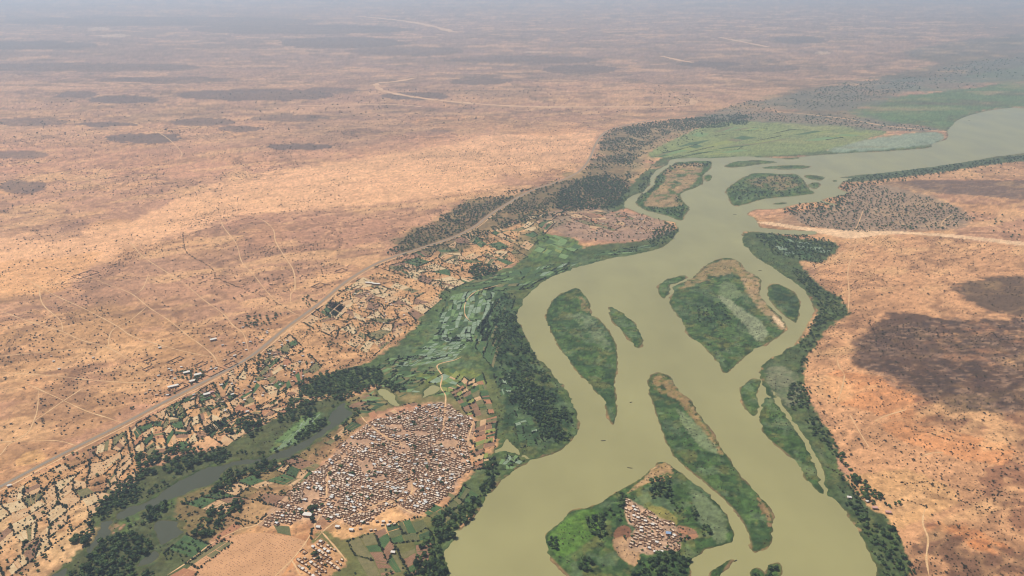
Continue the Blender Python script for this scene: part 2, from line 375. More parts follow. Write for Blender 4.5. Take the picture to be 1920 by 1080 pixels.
def ell(cx, cy_, rx, ry, n=14): return [(cx + rx * math.cos(t), cy_ + ry * math.sin(t)) for t in np.linspace(0, 2 * math.pi, n, endpoint=False)]
# left bank dry country
zone([(-200,560),(-200,440),(130,435),(230,420),(330,375),(430,330),(620,305),(760,280),(900,248),(1080,245),(1120,245),(1105,285),(1050,315),(950,330),(880,362),(700,385),(560,398),(430,415),(310,445),(200,490),(90,540)], C(244,194,152), 18, 14, .9)
zone([(-200,500),(0,490),(130,480),(200,470),(120,540),(0,560),(-200,570)], C(228,176,124), 6, 8, .7)
zone([(240,500),(420,440),(640,425),(745,440),(700,480),(600,545),(500,600),(380,600),(240,580),(130,560)], C(178,140,116), 14, 14, .6, (120,.42))
zone([(0,560),(200,560),(420,640),(460,670),(300,750),(0,880),(-200,900),(-200,560)], C(184,146,104), 12, 12, .6, (140,.42))
zone([(420,410),(560,400),(740,420),(730,450),(600,470),(470,470)], C(186,140,116), 6, 8, .6)
zone([(-200,400),(0,380),(110,385),(160,420),(120,450),(0,445),(-200,450)], C(164,128,108), 10, 10, .6, (120,.4))
zone([(0,270),(330,280),(640,240),(900,215),(960,240),(760,285),(560,305),(400,330),(200,330),(0,320)], C(206,154,126), 8, 10, .6)
zone([(640,190),(930,215),(900,240),(700,270),(640,280),(560,250)], C(150,118,104), 8, 8, .75, (500,.36))
zone([(-300,235),(640,200),(900,160),(1100,140),(1300,130),(1300,60),(-300,60)], C(178,138,118), 12, 12, .5, (1800,.45,.5))
for i, e in enumerate([(1100,168,180,16),(880,230,110,14),(1010,240,90,14),(1500,165,110,13),(1560,110,140,10),(1700,80,120,10)]):
    zone(ell(*e), C(226,172,128), 4, 6, .75, None, 40 + i)
# right bank dry country
zone([(1540,440),(1640,440),(1800,448),(1960,465),(2100,480),(2100,1180),(1720,1180),(1640,960),(1570,850),(1510,700),(1580,600),(1530,520)], C(214,166,126), 5, 5, .95)
zone([(1560,700),(1620,700),(1700,730),(1760,770),(1740,790),(1640,775),(1560,745)], C(220,156,108), 5, 9, .8, None, 3)
zone([(1650,790),(1700,785),(1800,815),(1900,840),(1880,870),(1760,850),(1680,820)], C(220,156,108), 5, 9, .75, None, 4)
zone([(1740,975),(1800,985),(1890,1030),(1880,1045),(1800,1020),(1745,995)], C(218,148,98), 4, 8, .85, None, 5)
zone([(1580,900),(1700,880),(1800,930),(1760,960),(1680,990),(1620,940)], C(226,182,132), 5, 5, .8, None, 6)
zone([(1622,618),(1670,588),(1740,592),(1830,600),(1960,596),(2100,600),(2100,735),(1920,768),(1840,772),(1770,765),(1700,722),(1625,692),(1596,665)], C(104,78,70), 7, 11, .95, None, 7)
zone([(1750,615),(1900,600),(2000,610),(1980,680),(1860,690),(1770,670)], C(172,130,100), 9, 10, .8, (16,.50,.35), 8)
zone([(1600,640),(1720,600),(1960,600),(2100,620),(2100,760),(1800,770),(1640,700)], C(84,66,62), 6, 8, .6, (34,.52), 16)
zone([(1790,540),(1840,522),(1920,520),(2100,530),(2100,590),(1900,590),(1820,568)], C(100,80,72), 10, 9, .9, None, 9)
zone([(1650,345),(1740,338),(1920,338),(2100,340),(2100,380),(1900,372),(1760,362)], C(120,98,96), 3, 5, .9, None, 10)
zone([(1735,985),(1790,1000),(1920,1040),(2100,1080),(2100,1180),(1735,1180)], C(118,86,74), 8, 10, .85, (40,.40), 11)
zone([(1720,740),(1850,770),(1950,760),(2100,780),(2100,900),(1920,850),(1850,810),(1740,790)], C(130,94,78), 6, 10, .8, (36,.44), 12)
zone([(1840,880),(1960,870),(2100,900),(2100,1030),(1940,1010),(1860,950)], C(138,96,78), 6, 10, .75, (36,.44), 13)
zone([(1590,340),(1700,345),(1780,380),(1800,420),(1640,432),(1500,425),(1450,415),(1500,400),(1590,380)], C(170,140,116), 4, 5, .85, None, 14)
zone([(1590,345),(1640,330),(1800,312),(1960,300),(2100,300),(2100,335),(1900,335),(1720,338)], C(196,158,124), 3, 4, .8, None, 15)
# left bank farmland, flood plain, far wetlands
zone([(0,925),(235,805),(400,715),(545,622),(650,535),(760,490),(900,440),(1010,400),(1060,400),(990,480),(900,520),(830,560),(800,610),(720,660),(600,730),(450,800),(260,880),(160,1010),(60,1120),(-200,1180),(-200,1000)], C(206,164,120), 5, 5, .85)
zone([(0,960),(120,930),(220,960),(150,1040),(60,1120),(-200,1180),(-200,1000)], C(222,190,146), 6, 6, .7, (40,.4))
zone([(1000,430),(1070,440),(1100,470),(1240,455),(1275,425),(1180,490),(1080,510),(1010,545),(985,570),(975,600),(1000,660),(1070,745),(1085,795),(1060,840),(1000,862),(945,893),(925,920),(890,965),(850,1010),(835,1060),(840,1100),(760,1100),(800,1000),(850,940),(890,880),(930,830),(905,770),(830,745),(760,735),(700,720),(640,740),(560,740),(600,705),(690,680),(770,620),(830,545),(880,520),(960,500),(990,470)], C(92,112,76), 5, 5, .95)
zone([(988,470),(1000,436),(1045,430),(1095,462),(1060,482),(1000,492)], C(122,146,82), 4, 4, .9)
zone([(1000,480),(1200,462),(1240,450),(1230,465),(1090,495),(1010,535),(980,560),(985,520)], C(84,108,76), 4, 4, .7, (25,.42))
zone([(800,600),(930,530),(960,520),(940,600),(900,690),(760,680)], C(106,128,92), 6, 8, .8, (40,.4))
zone([(920,560),(965,560),(985,640),(1040,720),(1072,775),(1070,810),(1030,840),(985,835),(945,800),(935,720),(910,660)], C(62,84,62), 5, 6, .9)
zone([(1000,490),(1180,465),(1240,460),(1180,478),(1060,505),(1010,535),(975,575),(980,620),(1010,665),(1075,745),(1084,790),(1060,832),(1000,858),(1000,850),(1060,820),(1072,780),(1050,740),(1000,690),(965,620),(960,570),(980,530)], C(100,116,70), 2, 3, .8, (18,.38))
zone([(700,730),(870,690),(930,720),(930,790),(880,785),(800,755),(720,770),(640,800),(620,770)], C(128,128,86), 6, 6, .8)
zone([(780,705),(850,690),(900,700),(910,730),(850,735)], C(150,158,84), 3, 4, .8, (30,.4))
zone([(230,985),(170,1020),(100,1080),(160,1120),(330,1120),(400,1010),(440,950),(560,870),(640,800),(660,770),(640,745),(560,760),(430,830),(300,870),(240,900),(160,980)], C(86,98,68), 5, 5, .9)
zone([(505,850),(530,815),(570,780),(600,772),(606,785),(580,810),(545,835)], C(128,152,104), 3, 3, .95)
zone([(215,975),(240,975),(330,935),(400,908),(415,900),(420,910),(340,945),(260,985),(215,1010)], C(120,140,84), 3, 3, .7, (14,.45))
zone([(330,1110),(350,1070),(420,1020),(480,985),(580,985),(590,1012),(560,1045),(500,1110)], C(214,158,112), 3, 2, .95)
zone([(330,940),(420,900),(540,860),(640,800),(700,780),(600,870),(520,950),(480,990),(360,1010)], C(150,126,90), 5, 5, .8)
zone([(590,1000),(700,985),(800,965),(860,930),(900,890),(910,940),(850,1000),(830,1100),(560,1110),(580,1060)], C(108,116,72), 5, 5, .85)
zone([(26,868),(50,848),(76,845),(86,860),(42,873)], C(246,198,138), 2, 2, .9)
zone(VILLAGE, C(206,166,134), 3, 3, .95); zone(HAMLET, C(216,172,128), 3, 3, .95)
zone([(610,985),(650,970),(720,945),(760,970),(740,1000),(690,1000),(640,1010)], C(222,178,130), 3, 3, .9)
zone([(1130,252),(1200,232),(1390,215),(1395,235),(1260,250),(1200,290),(1190,340),(1168,385),(1100,392),(1000,412),(930,436),(820,470),(730,478),(780,432),(900,372),(1000,352),(1100,312)], C(110,104,76), 10, 16, .75)
zone([(1160,270),(1230,240),(1330,240),(1300,260),(1230,290),(1220,330),(1180,335)], C(170,150,118), 3, 4, .85, (60,.4))
zone([(1020,400),(1110,388),(1200,402),(1268,422),(1240,450),(1150,455),(1060,445),(1010,430)], C(182,142,122), 4, 4, .9)
zone([(1215,292),(1250,268),(1330,234),(1400,227),(1560,233),(1660,246),(1640,256),(1540,284),(1450,293),(1260,296)], C(150,156,104), 2, 3, .95)
zone([(1215,292),(1250,268),(1330,234),(1400,227),(1560,233),(1660,246),(1640,256),(1540,284),(1450,293),(1260,296)], C(114,134,88), 2, 3, .8, (70,.52,.25), 21)
zone([(1540,286),(1640,258),(1750,247),(1770,257),(1740,272),(1640,283)], C(150,160,140), 2, 4, .8)
zone([(1700,272),(1740,262),(1765,262),(1735,275)], C(110,116,96), 1, 2, .8)
zone([(1590,207),(1700,180),(1820,165),(1960,145),(2100,140),(2100,190),(1930,200),(1850,207),(1790,225),(1770,243),(1680,230)], C(108,132,92), 3, 6, .9, (300,.36,.4), 22)
zone([(1300,225),(1400,190),(1480,170),(1600,150),(1700,140),(1680,180),(1600,206),(1680,230),(1765,246),(1600,240),(1400,224)], C(132,122,106), 3, 6, .8, (150,.38,.5), 23)
zone([(1640,150),(1760,120),(1960,95),(2100,90),(2100,150),(1900,150),(1740,165)], C(110,112,98), 5, 6, .75, (700,.4,.5), 24)
zone([(1700,95),(1850,70),(2000,55),(2100,60),(2100,110),(1900,112),(1760,118)], C(88,94,86), 5, 6, .7, (900,.4,.5), 25)
zone([(1400,296),(1530,291),(1593,287),(1667,283),(1740,277),(1740,272),(1640,278),(1540,282),(1430,288),(1300,290),(1260,292),(1260,300)], C(96,116,80), 1.5, 1, .9)
zone([(1120,395),(1172,392),(1215,350),(1255,303),(1240,296),(1205,325),(1180,350),(1150,380)], C(86,104,72), 2, 3, .9)
zone([(985,430),(1000,405),(1060,395),(1100,390),(1060,420),(1010,440),(1000,470),(970,490),(960,460)], C(140,124,92), 4, 4, .85)
zone([(1100,462),(1200,452),(1262,430),(1275,425),(1250,460),(1170,485),(1090,492)], C(90,106,72), 3, 3, .9)
zone([(1640,240),(1700,232),(1775,246),(1780,240),(1800,225),(1850,210),(1790,215),(1700,222)], C(112,128,90), 2, 3, .8)
# right bank green belt
zone([(1392,438),(1440,436),(1500,448),(1560,452),(1572,466),(1540,492),(1500,490),(1530,530),(1575,560),(1592,590),(1555,612),(1535,640),(1515,670),(1505,715),(1530,780),(1565,830),(1580,880),(1610,930),(1650,965),(1690,1010),(1705,1090),(1640,1110),(1600,980),(1540,925),(1480,850),(1425,790),(1425,720),(1430,680),(1500,640),(1530,590),(1500,540),(1400,470)], C(88,106,74), 3, 4, .95)
zone([(1440,690),(1480,690),(1500,720),(1490,760),(1460,745),(1440,720)], C(128,132,110), 2, 3, .85)
zone([(1490,790),(1520,830),(1545,850),(1550,880),(1530,850)], C(124,128,100), 2, 3, .8)
zone([(1575,333),(1700,316),(1900,288),(2100,270),(2100,296),(1900,304),(1740,326),(1600,340)], C(96,108,80), 2, 2, .9)
# islands
for k in islesW: zone(ISLES[k], C(86,112,66), 2.5, 0, 1)
for k in ('leftmost','diamond','long','village'): zone(ISLES[k], C(70,94,64), 3, 3, .8, (34,.5), 30)
zone([(1230,705),(1250,715),(1290,750),(1330,810),(1360,850),(1350,852),(1310,800),(1270,750),(1225,730)], C(168,140,92), 2, 3, .7, (14,.45))
zone([(1275,770),(1310,800),(1345,845),(1320,838),(1285,800)], C(116,134,108), 2, 3, .8)
zone([(1330,496),(1370,486),(1390,500),(1422,525),(1420,550),(1400,548),(1390,520),(1350,510),(1300,535),(1275,540)], C(168,146,102), 2, 3, .8, (16,.42))
zone([(1380,500),(1400,520),(1424,530),(1424,552),(1445,580),(1470,608),(1462,615),(1420,570),(1400,540)], C(176,150,110), 2, 3, .75, (14,.45))
zone([(1345,555),(1365,560),(1400,585),(1430,605),(1436,625),(1420,635),(1400,610),(1370,580)], C(128,140,116), 2, 3, .9)
zone([(1355,530),(1375,535),(1390,550),(1370,560),(1350,550)], C(118,134,104), 2, 3, .8)
zone([(1110,590),(1125,600),(1145,640),(1140,660),(1120,640),(1090,600),(1060,590)], C(120,134,112), 2, 4, .7, (14,.45))
zone([(1238,869),(1260,880),(1250,900),(1215,905),(1175,925),(1205,898)], C(188,156,110), 2, 3, .85, (10,.4))
zone([(1090,957),(1112,955),(1130,985),(1115,1010),(1060,1040),(1035,1030),(1030,1005),(1060,975)], C(92,128,58), 2, 3, .85)
zone([(1300,920),(1345,950),(1362,990),(1350,1015),(1320,990),(1300,960)], C(118,134,108), 3, 4, .7)
zone(ISLEVIL, C(208,172,140), 2, 1, 1); zone([(1150,1000),(1165,985),(1182,990),(1180,1010),(1155,1012)], C(142,100,82), 1, 1, .95)
zone([(1150,1010),(1185,1010),(1200,1035),(1190,1062),(1160,1040)], C(206,166,122), 1.5, 1.5, .9)
zone([(1212,952),(1240,950),(1268,970),(1268,984),(1240,972)], C(164,152,92), 1, 1, .9); zone([(1270,985),(1300,992),(1308,1008),(1275,1012)], C(172,132,106), 1, 1, .9)
zone([(1200,310),(1270,308),(1318,308),(1300,345),(1270,365),(1280,385),(1220,388),(1210,375),(1250,330)], C(172,144,116), 1.5, 2, .85, (24,.4))
zone([(1400,338),(1450,330),(1490,335),(1500,348),(1460,358),(1420,350)], C(160,136,110), 1.5, 2, .7, (24,.42))
zone([(1440,536),(1470,540),(1494,560),(1498,575),(1492,598),(1455,570)], C(60,82,62), 1.5, 1.5, .95)
# wet margin next to every water line, then grain
mixc(C(66,86,52), sst(-8, -1, WD) * .6)
mixc(C(128,112,80), sst(-2.5, 1.5, WD) * .55 * sst(.5, .6, fbm(X, Y, 40, 511, 2)))
gr = np.clip((col[:, 1] - col[:, 0]) * 14 + .25, 0, 1); dz_ = np.clip((col[:, 0] - col[:, 1]) * 8, 0, 1)
cu, su = math.cos(-.5), math.sin(-.5); ru, rv = X * cu - Y * su, X * su + Y * cu
m1, m2, m3, m4 = fbm(X, Y, 24, 501, 4), fbm(X, Y, 11, 502, 3), fbm(ru, rv, 46, 503, 4, ax=.3), fbm(X, Y, 5, 504, 2)
mixc(C(150,138,88), sst(.54, .66, m1) * gr * .55)
mixc(C(52,70,48), sst(.53, .63, m2) * gr * .75)
mixc(C(116,136,84), sst(.55, .66, fbm(X, Y, 17, 505, 3)) * gr * .55)
mixc(C(128,142,116), sst(.60, .68, fbm(X, Y, 30, 506, 3)) * gr * .5)
band = sdf(smooth(GP([(-200,560),(-200,440),(130,435),(330,375),(620,305),(900,248),(1110,245),(1050,315),(880,362),(560,398),(310,445),(90,540)]), n=3, closed=True), X, Y, 400)
dzm = np.maximum(dz_, sst(-60, 60, band)); dz_ = dz_ * (1 - .6 * sst(-60, 60, band))
def ridge(x, y, scale, s): return 1 - np.abs(2 * fbm(x, y, scale, s, 4) - 1)
rg, rg2 = ridge(ru * .6, rv, 150, 601), ridge(X, Y * .8, 330, 602)
rg3 = ridge(ru * .4, rv, 42, 603)
mixc(C(138,104,82), sst(.86, .96, rg3) * dz_ * .38 * sst(.35, .6, n_mid)); mixc(C(236,190,146), sst(.15, .05, rg3) * dz_ * .3)
mixc(C(124,94,76), sst(.90, .97, rg) * dz_ * .36); mixc(C(120,92,76), sst(.93, .985, rg2) * dz_ * .4); mixc(C(232,186,142), sst(.80, .87, rg) * (1 - sst(.87, .93, rg)) * dz_ * .35)
mixc(C(128,98,76), sst(.56, .68, m3) * dz_ * .3)
mixc(C(236,192,144), sst(.56, .68, fbm(ru, rv, 70, 507, 4, ax=.4)) * dz_ * .5)
mixc(C(112,86,68), sst(.58, .68, m2) * dz_ * .3)
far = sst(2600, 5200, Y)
mixc(C(134,114,112), sst(2800, 7500, Y) * .72)  # ground greyed to mauve with distance: haze tint painted in over scrub brown
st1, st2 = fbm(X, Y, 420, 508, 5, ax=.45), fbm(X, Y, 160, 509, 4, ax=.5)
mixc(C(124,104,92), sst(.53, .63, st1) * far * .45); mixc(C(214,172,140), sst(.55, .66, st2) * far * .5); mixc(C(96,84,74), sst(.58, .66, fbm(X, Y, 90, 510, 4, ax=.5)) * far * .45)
for e_ in ((186,54,22,3),(214,67,30,2.4),(1543,99,12,3),(1390,76,22,2),(1010,97,26,1.2)): zone(ell(*e_), C(226,200,178), .8, 3, .45, None, 70)
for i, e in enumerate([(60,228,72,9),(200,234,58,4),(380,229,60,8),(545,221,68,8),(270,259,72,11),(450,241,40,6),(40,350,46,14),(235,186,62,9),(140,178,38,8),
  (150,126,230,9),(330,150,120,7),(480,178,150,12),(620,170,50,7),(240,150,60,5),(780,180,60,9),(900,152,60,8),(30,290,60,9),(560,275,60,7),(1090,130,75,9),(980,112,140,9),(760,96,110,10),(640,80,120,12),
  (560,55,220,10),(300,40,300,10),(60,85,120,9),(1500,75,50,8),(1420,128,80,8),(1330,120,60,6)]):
    zone(ell(e[0], e[1], e[2], e[3] * .9), C(108,92,88), 2.0, 8, .7 + .25 * ((i * 37) % 10) / 10, None, i)  # darker soft-edged patches and bands on the far ground
col *= np.array([1.11, .985, .83])[None] * dzm[:, None] + np.array([.74, .78, .58])[None] * (1 - dzm[:, None])
zone([(1345,555),(1365,560),(1400,585),(1430,605),(1438,628),(1420,640),(1398,612),(1370,582)], C(146,150,112), 1.5, 2, .9)
zone([(1355,528),(1378,533),(1392,552),(1370,562),(1348,550)], C(124,136,92), 2, 3, .75)
zone([(1330,496),(1370,486),(1388,494),(1370,512),(1340,520),(1300,537),(1275,541)], C(164,138,96), 1.2, 3, .8, (9,.44,.5), 41)
zone([(1385,500),(1422,522),(1424,552),(1440,575),(1472,610),(1460,618),(1428,585),(1405,555),(1392,530)], C(182,150,110), 1.2, 3, .8, (8,.47,.6), 42)
zone([(1450,590),(1468,605),(1468,615),(1452,602)], C(236,200,156), 1, 1, .9)
zone([(1230,704),(1262,714),(1300,762),(1335,815),(1358,848),(1348,850),(1310,802),(1268,750),(1226,728)], C(170,136,92), 1.2, 3, .7, (9,.47), 43)
zone([(1270,768),(1310,798),(1348,846),(1320,842),(1285,805)], C(134,144,100), 2, 3, .75, None, 44)
zone([(1418,925),(1440,955),(1448,985),(1440,985),(1425,950)], C(170,130,92), 1, 2, .7, (8,.45), 45)
zone([(1060,588),(1105,592),(1140,640),(1142,662),(1120,645),(1085,608)], C(128,138,98), 2, 4, .7, (12,.46), 46)
zone([(1085,555),(1100,565),(1104,585),(1092,580)], C(178,142,100), 1, 2, .6, (7,.45), 47)
zone([(1238,869),(1262,880),(1250,902),(1215,906),(1178,924),(1205,898)], C(190,152,108), 1.2, 2, .85, (8,.42), 48)
zone([(1300,918),(1348,952),(1364,992),(1350,1018),(1322,992),(1302,958)], C(128,138,96), 2.5, 4, .65, None, 49)
zone([(1092,960),(1112,957),(1126,985),(1108,1012),(1060,1042),(1036,1032),(1030,1005),(1058,977)], C(98,130,52), 2, 3, .7, None, 50)
zone([(1436,690),(1480,690),(1502,720),(1490,765),(1462,748),(1440,722)], C(134,132,98), 2, 3, .85, (14,.40), 51)
zone([(1545,284),(1640,259),(1750,248),(1770,257),(1740,271),(1640,282)], C(150,162,138), 2, 4, .7, (60,.38,.4), 52)
zone([(1215,291),(1250,268),(1330,235),(1400,228),(1560,234),(1660,247),(1640,256),(1540,283),(1450,292),(1260,295)], C(150,156,98), 1.5, 2, .55, None, 53)
zone([(1590,207),(1700,180),(1820,165),(1960,145),(2100,140),(2100,190),(1930,200),(1850,206),(1790,224),(1770,242),(1680,230)], C(98,126,76), 4, 14, .55, (200,.45,.4), 54)
zone([(1700,160),(1820,140),(1960,120),(2100,115),(2100,145),(1930,152),(1760,172)], C(108,124,88), 3, 6, .6, (400,.42,.4), 55)
zone(VILLAGE, C(190,156,130), 4, 3, .55, None, 60); zone(ISLEVIL, C(188,156,130), 2, 2, .6, None, 61); zone([(1150,1012),(1185,1012),(1198,1035),(1190,1060),(1162,1040)], C(190,154,120), 2, 2, .5, None, 62)
zone([(1020,402),(1110,390),(1200,404),(1262,422),(1235,446),(1150,452),(1060,442)], C(158,134,114), 4, 6, .55, None, 63)
zone([(1290,228),(1400,196),(1500,172),(1640,150),(1740,150),(1660,190),(1600,206),(1690,230),(1772,246),(1640,246),(1400,226)], C(118,112,96), 4, 9, .7, (120,.40,.5), 64)
zone([(1640,165),(1760,130),(1960,100),(2100,95),(2100,140),(1900,150),(1740,172)], C(112,112,98), 5, 9, .6, (300,.42,.5), 65)
zone([(1600,640),(1720,600),(1960,600),(2100,620),(2100,760),(1800,770),(1640,700)], C(186,146,116), 8, 10, .55, (9,.60,.45), 66)
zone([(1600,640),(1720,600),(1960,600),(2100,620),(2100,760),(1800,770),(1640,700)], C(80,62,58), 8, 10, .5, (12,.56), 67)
zone([(1480,400),(1560,385),(1600,352),(1660,348),(1790,385),(1810,424),(1650,434),(1540,428)], C(150,130,108), 4, 6, .6, None, 68)
zone([(1575,334),(1700,318),(1920,290),(2100,275),(2100,292),(1900,302),(1740,326),(1600,342)], C(84,98,68), 2, 2, .7, None, 69)
# sand of the dry tributary
zone([(1422,418),(1445,416),(1520,427),(1600,432),(1700,434),(1800,441),(1960,458),(2100,470),(2100,478),(1920,461),(1800,447),(1700,439),(1640,442),(1590,447),(1530,436)], C(244,200,154), .8, 1.2, .95)
col *= (1 + (m4 - .5) * (.5 + .5 * gr))[:, None]
grain = (1 + (n_fin - .5) * .42 + (n_sml - .5) * .35) * (1 + (rng.random(X.size) - .5) * .10)
col *= grain[:, None]
dry = np.clip((col[:, 0] - col[:, 1]) * 6, 0, 1)
F = np.empty(((NR - 1) * (NC - 1), 4), np.int32)
a = (np.arange(NR - 1)[:, None] * NC + np.arange(NC - 1)[None]).ravel()
F[:, 0], F[:, 1], F[:, 2], F[:, 3] = a, a + 1, a + NC + 1, a + NC
me = bpy.data.meshes.new('ground')
me.vertices.add(X.size); me.vertices.foreach_set('co', np.stack([X, Y, Z], 1).ravel().astype(np.float32))
me.loops.add(F.size); me.loops.foreach_set('vertex_index', F.ravel())
me.polygons.add(len(F)); me.polygons.foreach_set('loop_start', np.arange(0, F.size, 4, dtype=np.int32))
me.update(); me.validate()
ca = me.color_attributes.new('cover', 'FLOAT_COLOR', 'POINT')
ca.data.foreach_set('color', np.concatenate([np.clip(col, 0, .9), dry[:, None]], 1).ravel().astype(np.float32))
m, nt, b = nodes_mat('dry_plain_soil'); b.inputs['Roughness'].default_value = .97; b.inputs['Specular IOR Level'].default_value = .05
at = N(nt, 'ShaderNodeVertexColor', layer_name='cover')
n1 = noise_node(nt, .35, 4); n2 = noise_node(nt, .05, 4)
c = mulcol(nt, at.outputs['Color'], n1.outputs['Fac'], .86, 1.14); c = mulcol(nt, c, n2.outputs['Fac'], .88, 1.12)
vo = N(nt, 'ShaderNodeTexVoronoi'); vo.inputs['Scale'].default_value = .11; tc = N(nt, 'ShaderNodeTexCoord'); nt.links.new(tc.outputs['Object'], vo.inputs['Vector'])
mr = N(nt, 'ShaderNodeMapRange'); mr.inputs['From Min'].default_value = .12; mr.inputs['From Max'].default_value = .24; mr.inputs['To Min'].default_value = 1; mr.inputs['To Max'].default_value = 0
nt.links.new(vo.outputs['Distance'], mr.inputs['Value'])
mm = N(nt, 'ShaderNodeMath', operation='MULTIPLY'); mm.inputs[1].default_value = .55
m3 = N(nt, 'ShaderNodeMath', operation='MULTIPLY'); nt.links.new(mr.outputs[0], m3.inputs[0]); nt.links.new(at.outputs['Alpha'], m3.inputs[1]); nt.links.new(m3.outputs[0], mm.inputs[0])
mx = N(nt, 'ShaderNodeMix', data_type='RGBA'); mx.inputs['B'].default_value = (*C(96,78,56), 1)     # dry grass tufts
nt.links.new(mm.outputs[0], mx.inputs['Factor']); nt.links.new(c, mx.inputs['A']); nt.links.new(mx.outputs['Result'], b.inputs['Base Color'])
nb = noise_node(nt, .02, 6, rough=.65); bp = N(nt, 'ShaderNodeBump'); bp.inputs['Strength'].default_value = .5; bp.inputs['Distance'].default_value = 5
nt.links.new(nb.outputs['Fac'], bp.inputs['Height']); nt.links.new(bp.outputs[0], b.inputs['Normal'])
me.materials.append(m)
ground = bpy.data.objects.new('ground', me); COL.objects.link(ground); struct(ground)

def sheet(name, P, mat, z):
    return struct(mesh_obj(name, [(x, y, z) for x, y in P], [tuple(range(len(P)))], mat))
rb = GP([(770,1290),(1700,1290),(1700,700),(2100,300),(2100,180),(1750,195),(1200,285),(1120,420),(930,560),(900,800),(850,930),(790,1040)])
sheet('river', rb[::-1], M['river'], -.6)
sheet('backwater', GP([(20,1180),(360,1180),(430,960),(690,780),(665,735),(400,850),(120,980)])[::-1], M['backwater'], -.6)
for P in poolsW:
    c0 = P.mean(0); sheet('flood_pool', c0 + (P - c0) * 1.25, M['river'], -.5)

# ------------------------------------------------------------------ roads and tracks
strip('road_shoulder', roadW, 14, M['shoulder'], .14, wob=.12)
strip('road', roadW, 6.6, M['asphalt'], .30)
T = np.gradient(roadW, axis=0); T /= np.linalg.norm(T, axis=1)[:, None]
side = roadW + np.stack([T[:, 1], -T[:, 0]], 1) * 11.5
strip('roadside_track', side[:int(len(side) * .62)], 3.2, M['track'], .22, wob=.2)
for t in tracksW:
    dd = depth(0, t[:, 1].mean()) / FPX
    strip('track', t, max(2.2, 1.15 * dd), M['track'], .20, wob=.55, taper=True)
for pts, w in (([(775,147),(740,153),(706,157),(722,171),(800,185),(900,195),(1000,200),(1100,200.5),(1180,200),(1240,200.5),(1288,197),(1301,191),(1294,184)], 5),
               ([(560,198),(640,197),(735,196),(790,200)], 2.5), ([(670,30),(720,35),(770,41),(815,50),(850,60)], 3), ([(1452,209),(1500,213),(1580,222),(1660,236),(1730,243),(1775,247)], 2.6),
               ([(1240,105),(1280,114),(1300,117)], 3), ([(1350,70),(1390,78),(1440,88)], 2)):
    L = smooth(GP(pts), n=8); strip('dry_riverbed', L, w * depth(0, L[:, 1].mean()) / FPX * min(4.5, depth(0, L[:, 1].mean()) / CAM_H * .38), M['wadi'], .18, wob=.5)
# ------------------------------------------------------------------ fields: every plot its own sheet
ANG = math.atan2(*(np.array(G(720, 902)) - np.array(G(620, 878)))[::-1])
FM = dict(
 sand=earth('fallow_sandy_soil', C(222,182,136), C(206,162,118), .06), pale=earth('pale_dry_stubble', C(230,200,154), C(210,176,130), .05),
 brown=earth('ploughed_brown_soil', C(166,126,98), C(150,112,86), .07, rows=(.5, .15, .78)), red=earth('reddish_bare_soil', C(196,138,100), C(180,124,92), .05, rows=(1.1, .14, .84)),
 olive=earth('weedy_olive_plot', C(122,116,76), C(140,128,88), .09), green=earth('green_crop', C(92,118,70), C(78,102,64), .07, rows=(.3, .14, .78)),
 dark=earth('dense_dark_crop', C(66,88,58), C(80,98,62), .08), yellow=earth('ripening_yellow_green_crop', C(158,160,84), C(138,146,80), .05),
 paddy=earth('wet_paddy', C(156,170,142), C(128,148,114), .05, rough=.6), rice=earth('bright_young_rice', C(118,146,88), C(134,156,104), .05),
 rows=earth('crop_rows_on_soil', C(112,116,74), C(126,124,84), .05, rows=(ANG + 1.2, .16, .55)))
mf, ntf, bf = nodes_mat('mounded_bare_soil'); bf.inputs['Roughness'].default_value = .95; bf.inputs['Specular IOR Level'].default_value = .1
tcf = N(ntf, 'ShaderNodeTexCoord'); mpf = N(ntf, 'ShaderNodeMapping'); mpf.inputs['Rotation'].default_value = (0, 0, .6); vf = N(ntf, 'ShaderNodeTexVoronoi'); vf.inputs['Scale'].default_value = .26; vf.inputs['Randomness'].default_value = .45
ntf.links.new(tcf.outputs['Object'], mpf.inputs[0]); ntf.links.new(mpf.outputs[0], vf.inputs['Vector'])
nf_ = noise_node(ntf, .03, 5); rf_ = N(ntf, 'ShaderNodeMix', data_type='RGBA'); rf_.inputs['A'].default_value = (*C(150,108,76), 1); rf_.inputs['B'].default_value = (*C(218,164,118), 1)
mrf = N(ntf, 'ShaderNodeMapRange'); mrf.inputs['From Min'].default_value = .14; mrf.inputs['From Max'].default_value = .36; ntf.links.new(vf.outputs['Distance'], mrf.inputs['Value']); ntf.links.new(mrf.outputs[0], rf_.inputs['Factor'])
ntf.links.new(mulcol(ntf, rf_.outputs['Result'], nf_.outputs['Fac'], .85, 1.12), bf.inputs['Base Color'])
BF = smooth(GP([(330,1100),(352,1066),(400,1032),(442,1004),(505,1000),(574,1015),(556,1042),(495,1100)]), n=3, closed=True)
struct(mesh_obj('field', [(x, y, .07) for x, y in BF[::-1]], [tuple(range(len(BF)))], mf))
hedge_pts = []
PAL = dict(dry=['sand','pale','sand','brown','pale','sand','olive'], mix=['sand','brown','red','olive','green','sand','dark','pale'], garden=['green','dark','rows','brown','green','olive'],
           strip=['brown','olive','brown','green','red','sand','dark','yellow'], paddy=['paddy','paddy','rice','green','paddy'], wet=['green','dark','rice','green','olive'], village=['brown','olive','sand','green','dark'])
def clear(x, y):
    """points that stand on open land: off the water, the road, the villages"""
    x = np.asarray(x, float); y = np.asarray(y, float)
    return (WDat(x, y) < -3) & (pdist(roadW, x, y) > 11)
patches = []
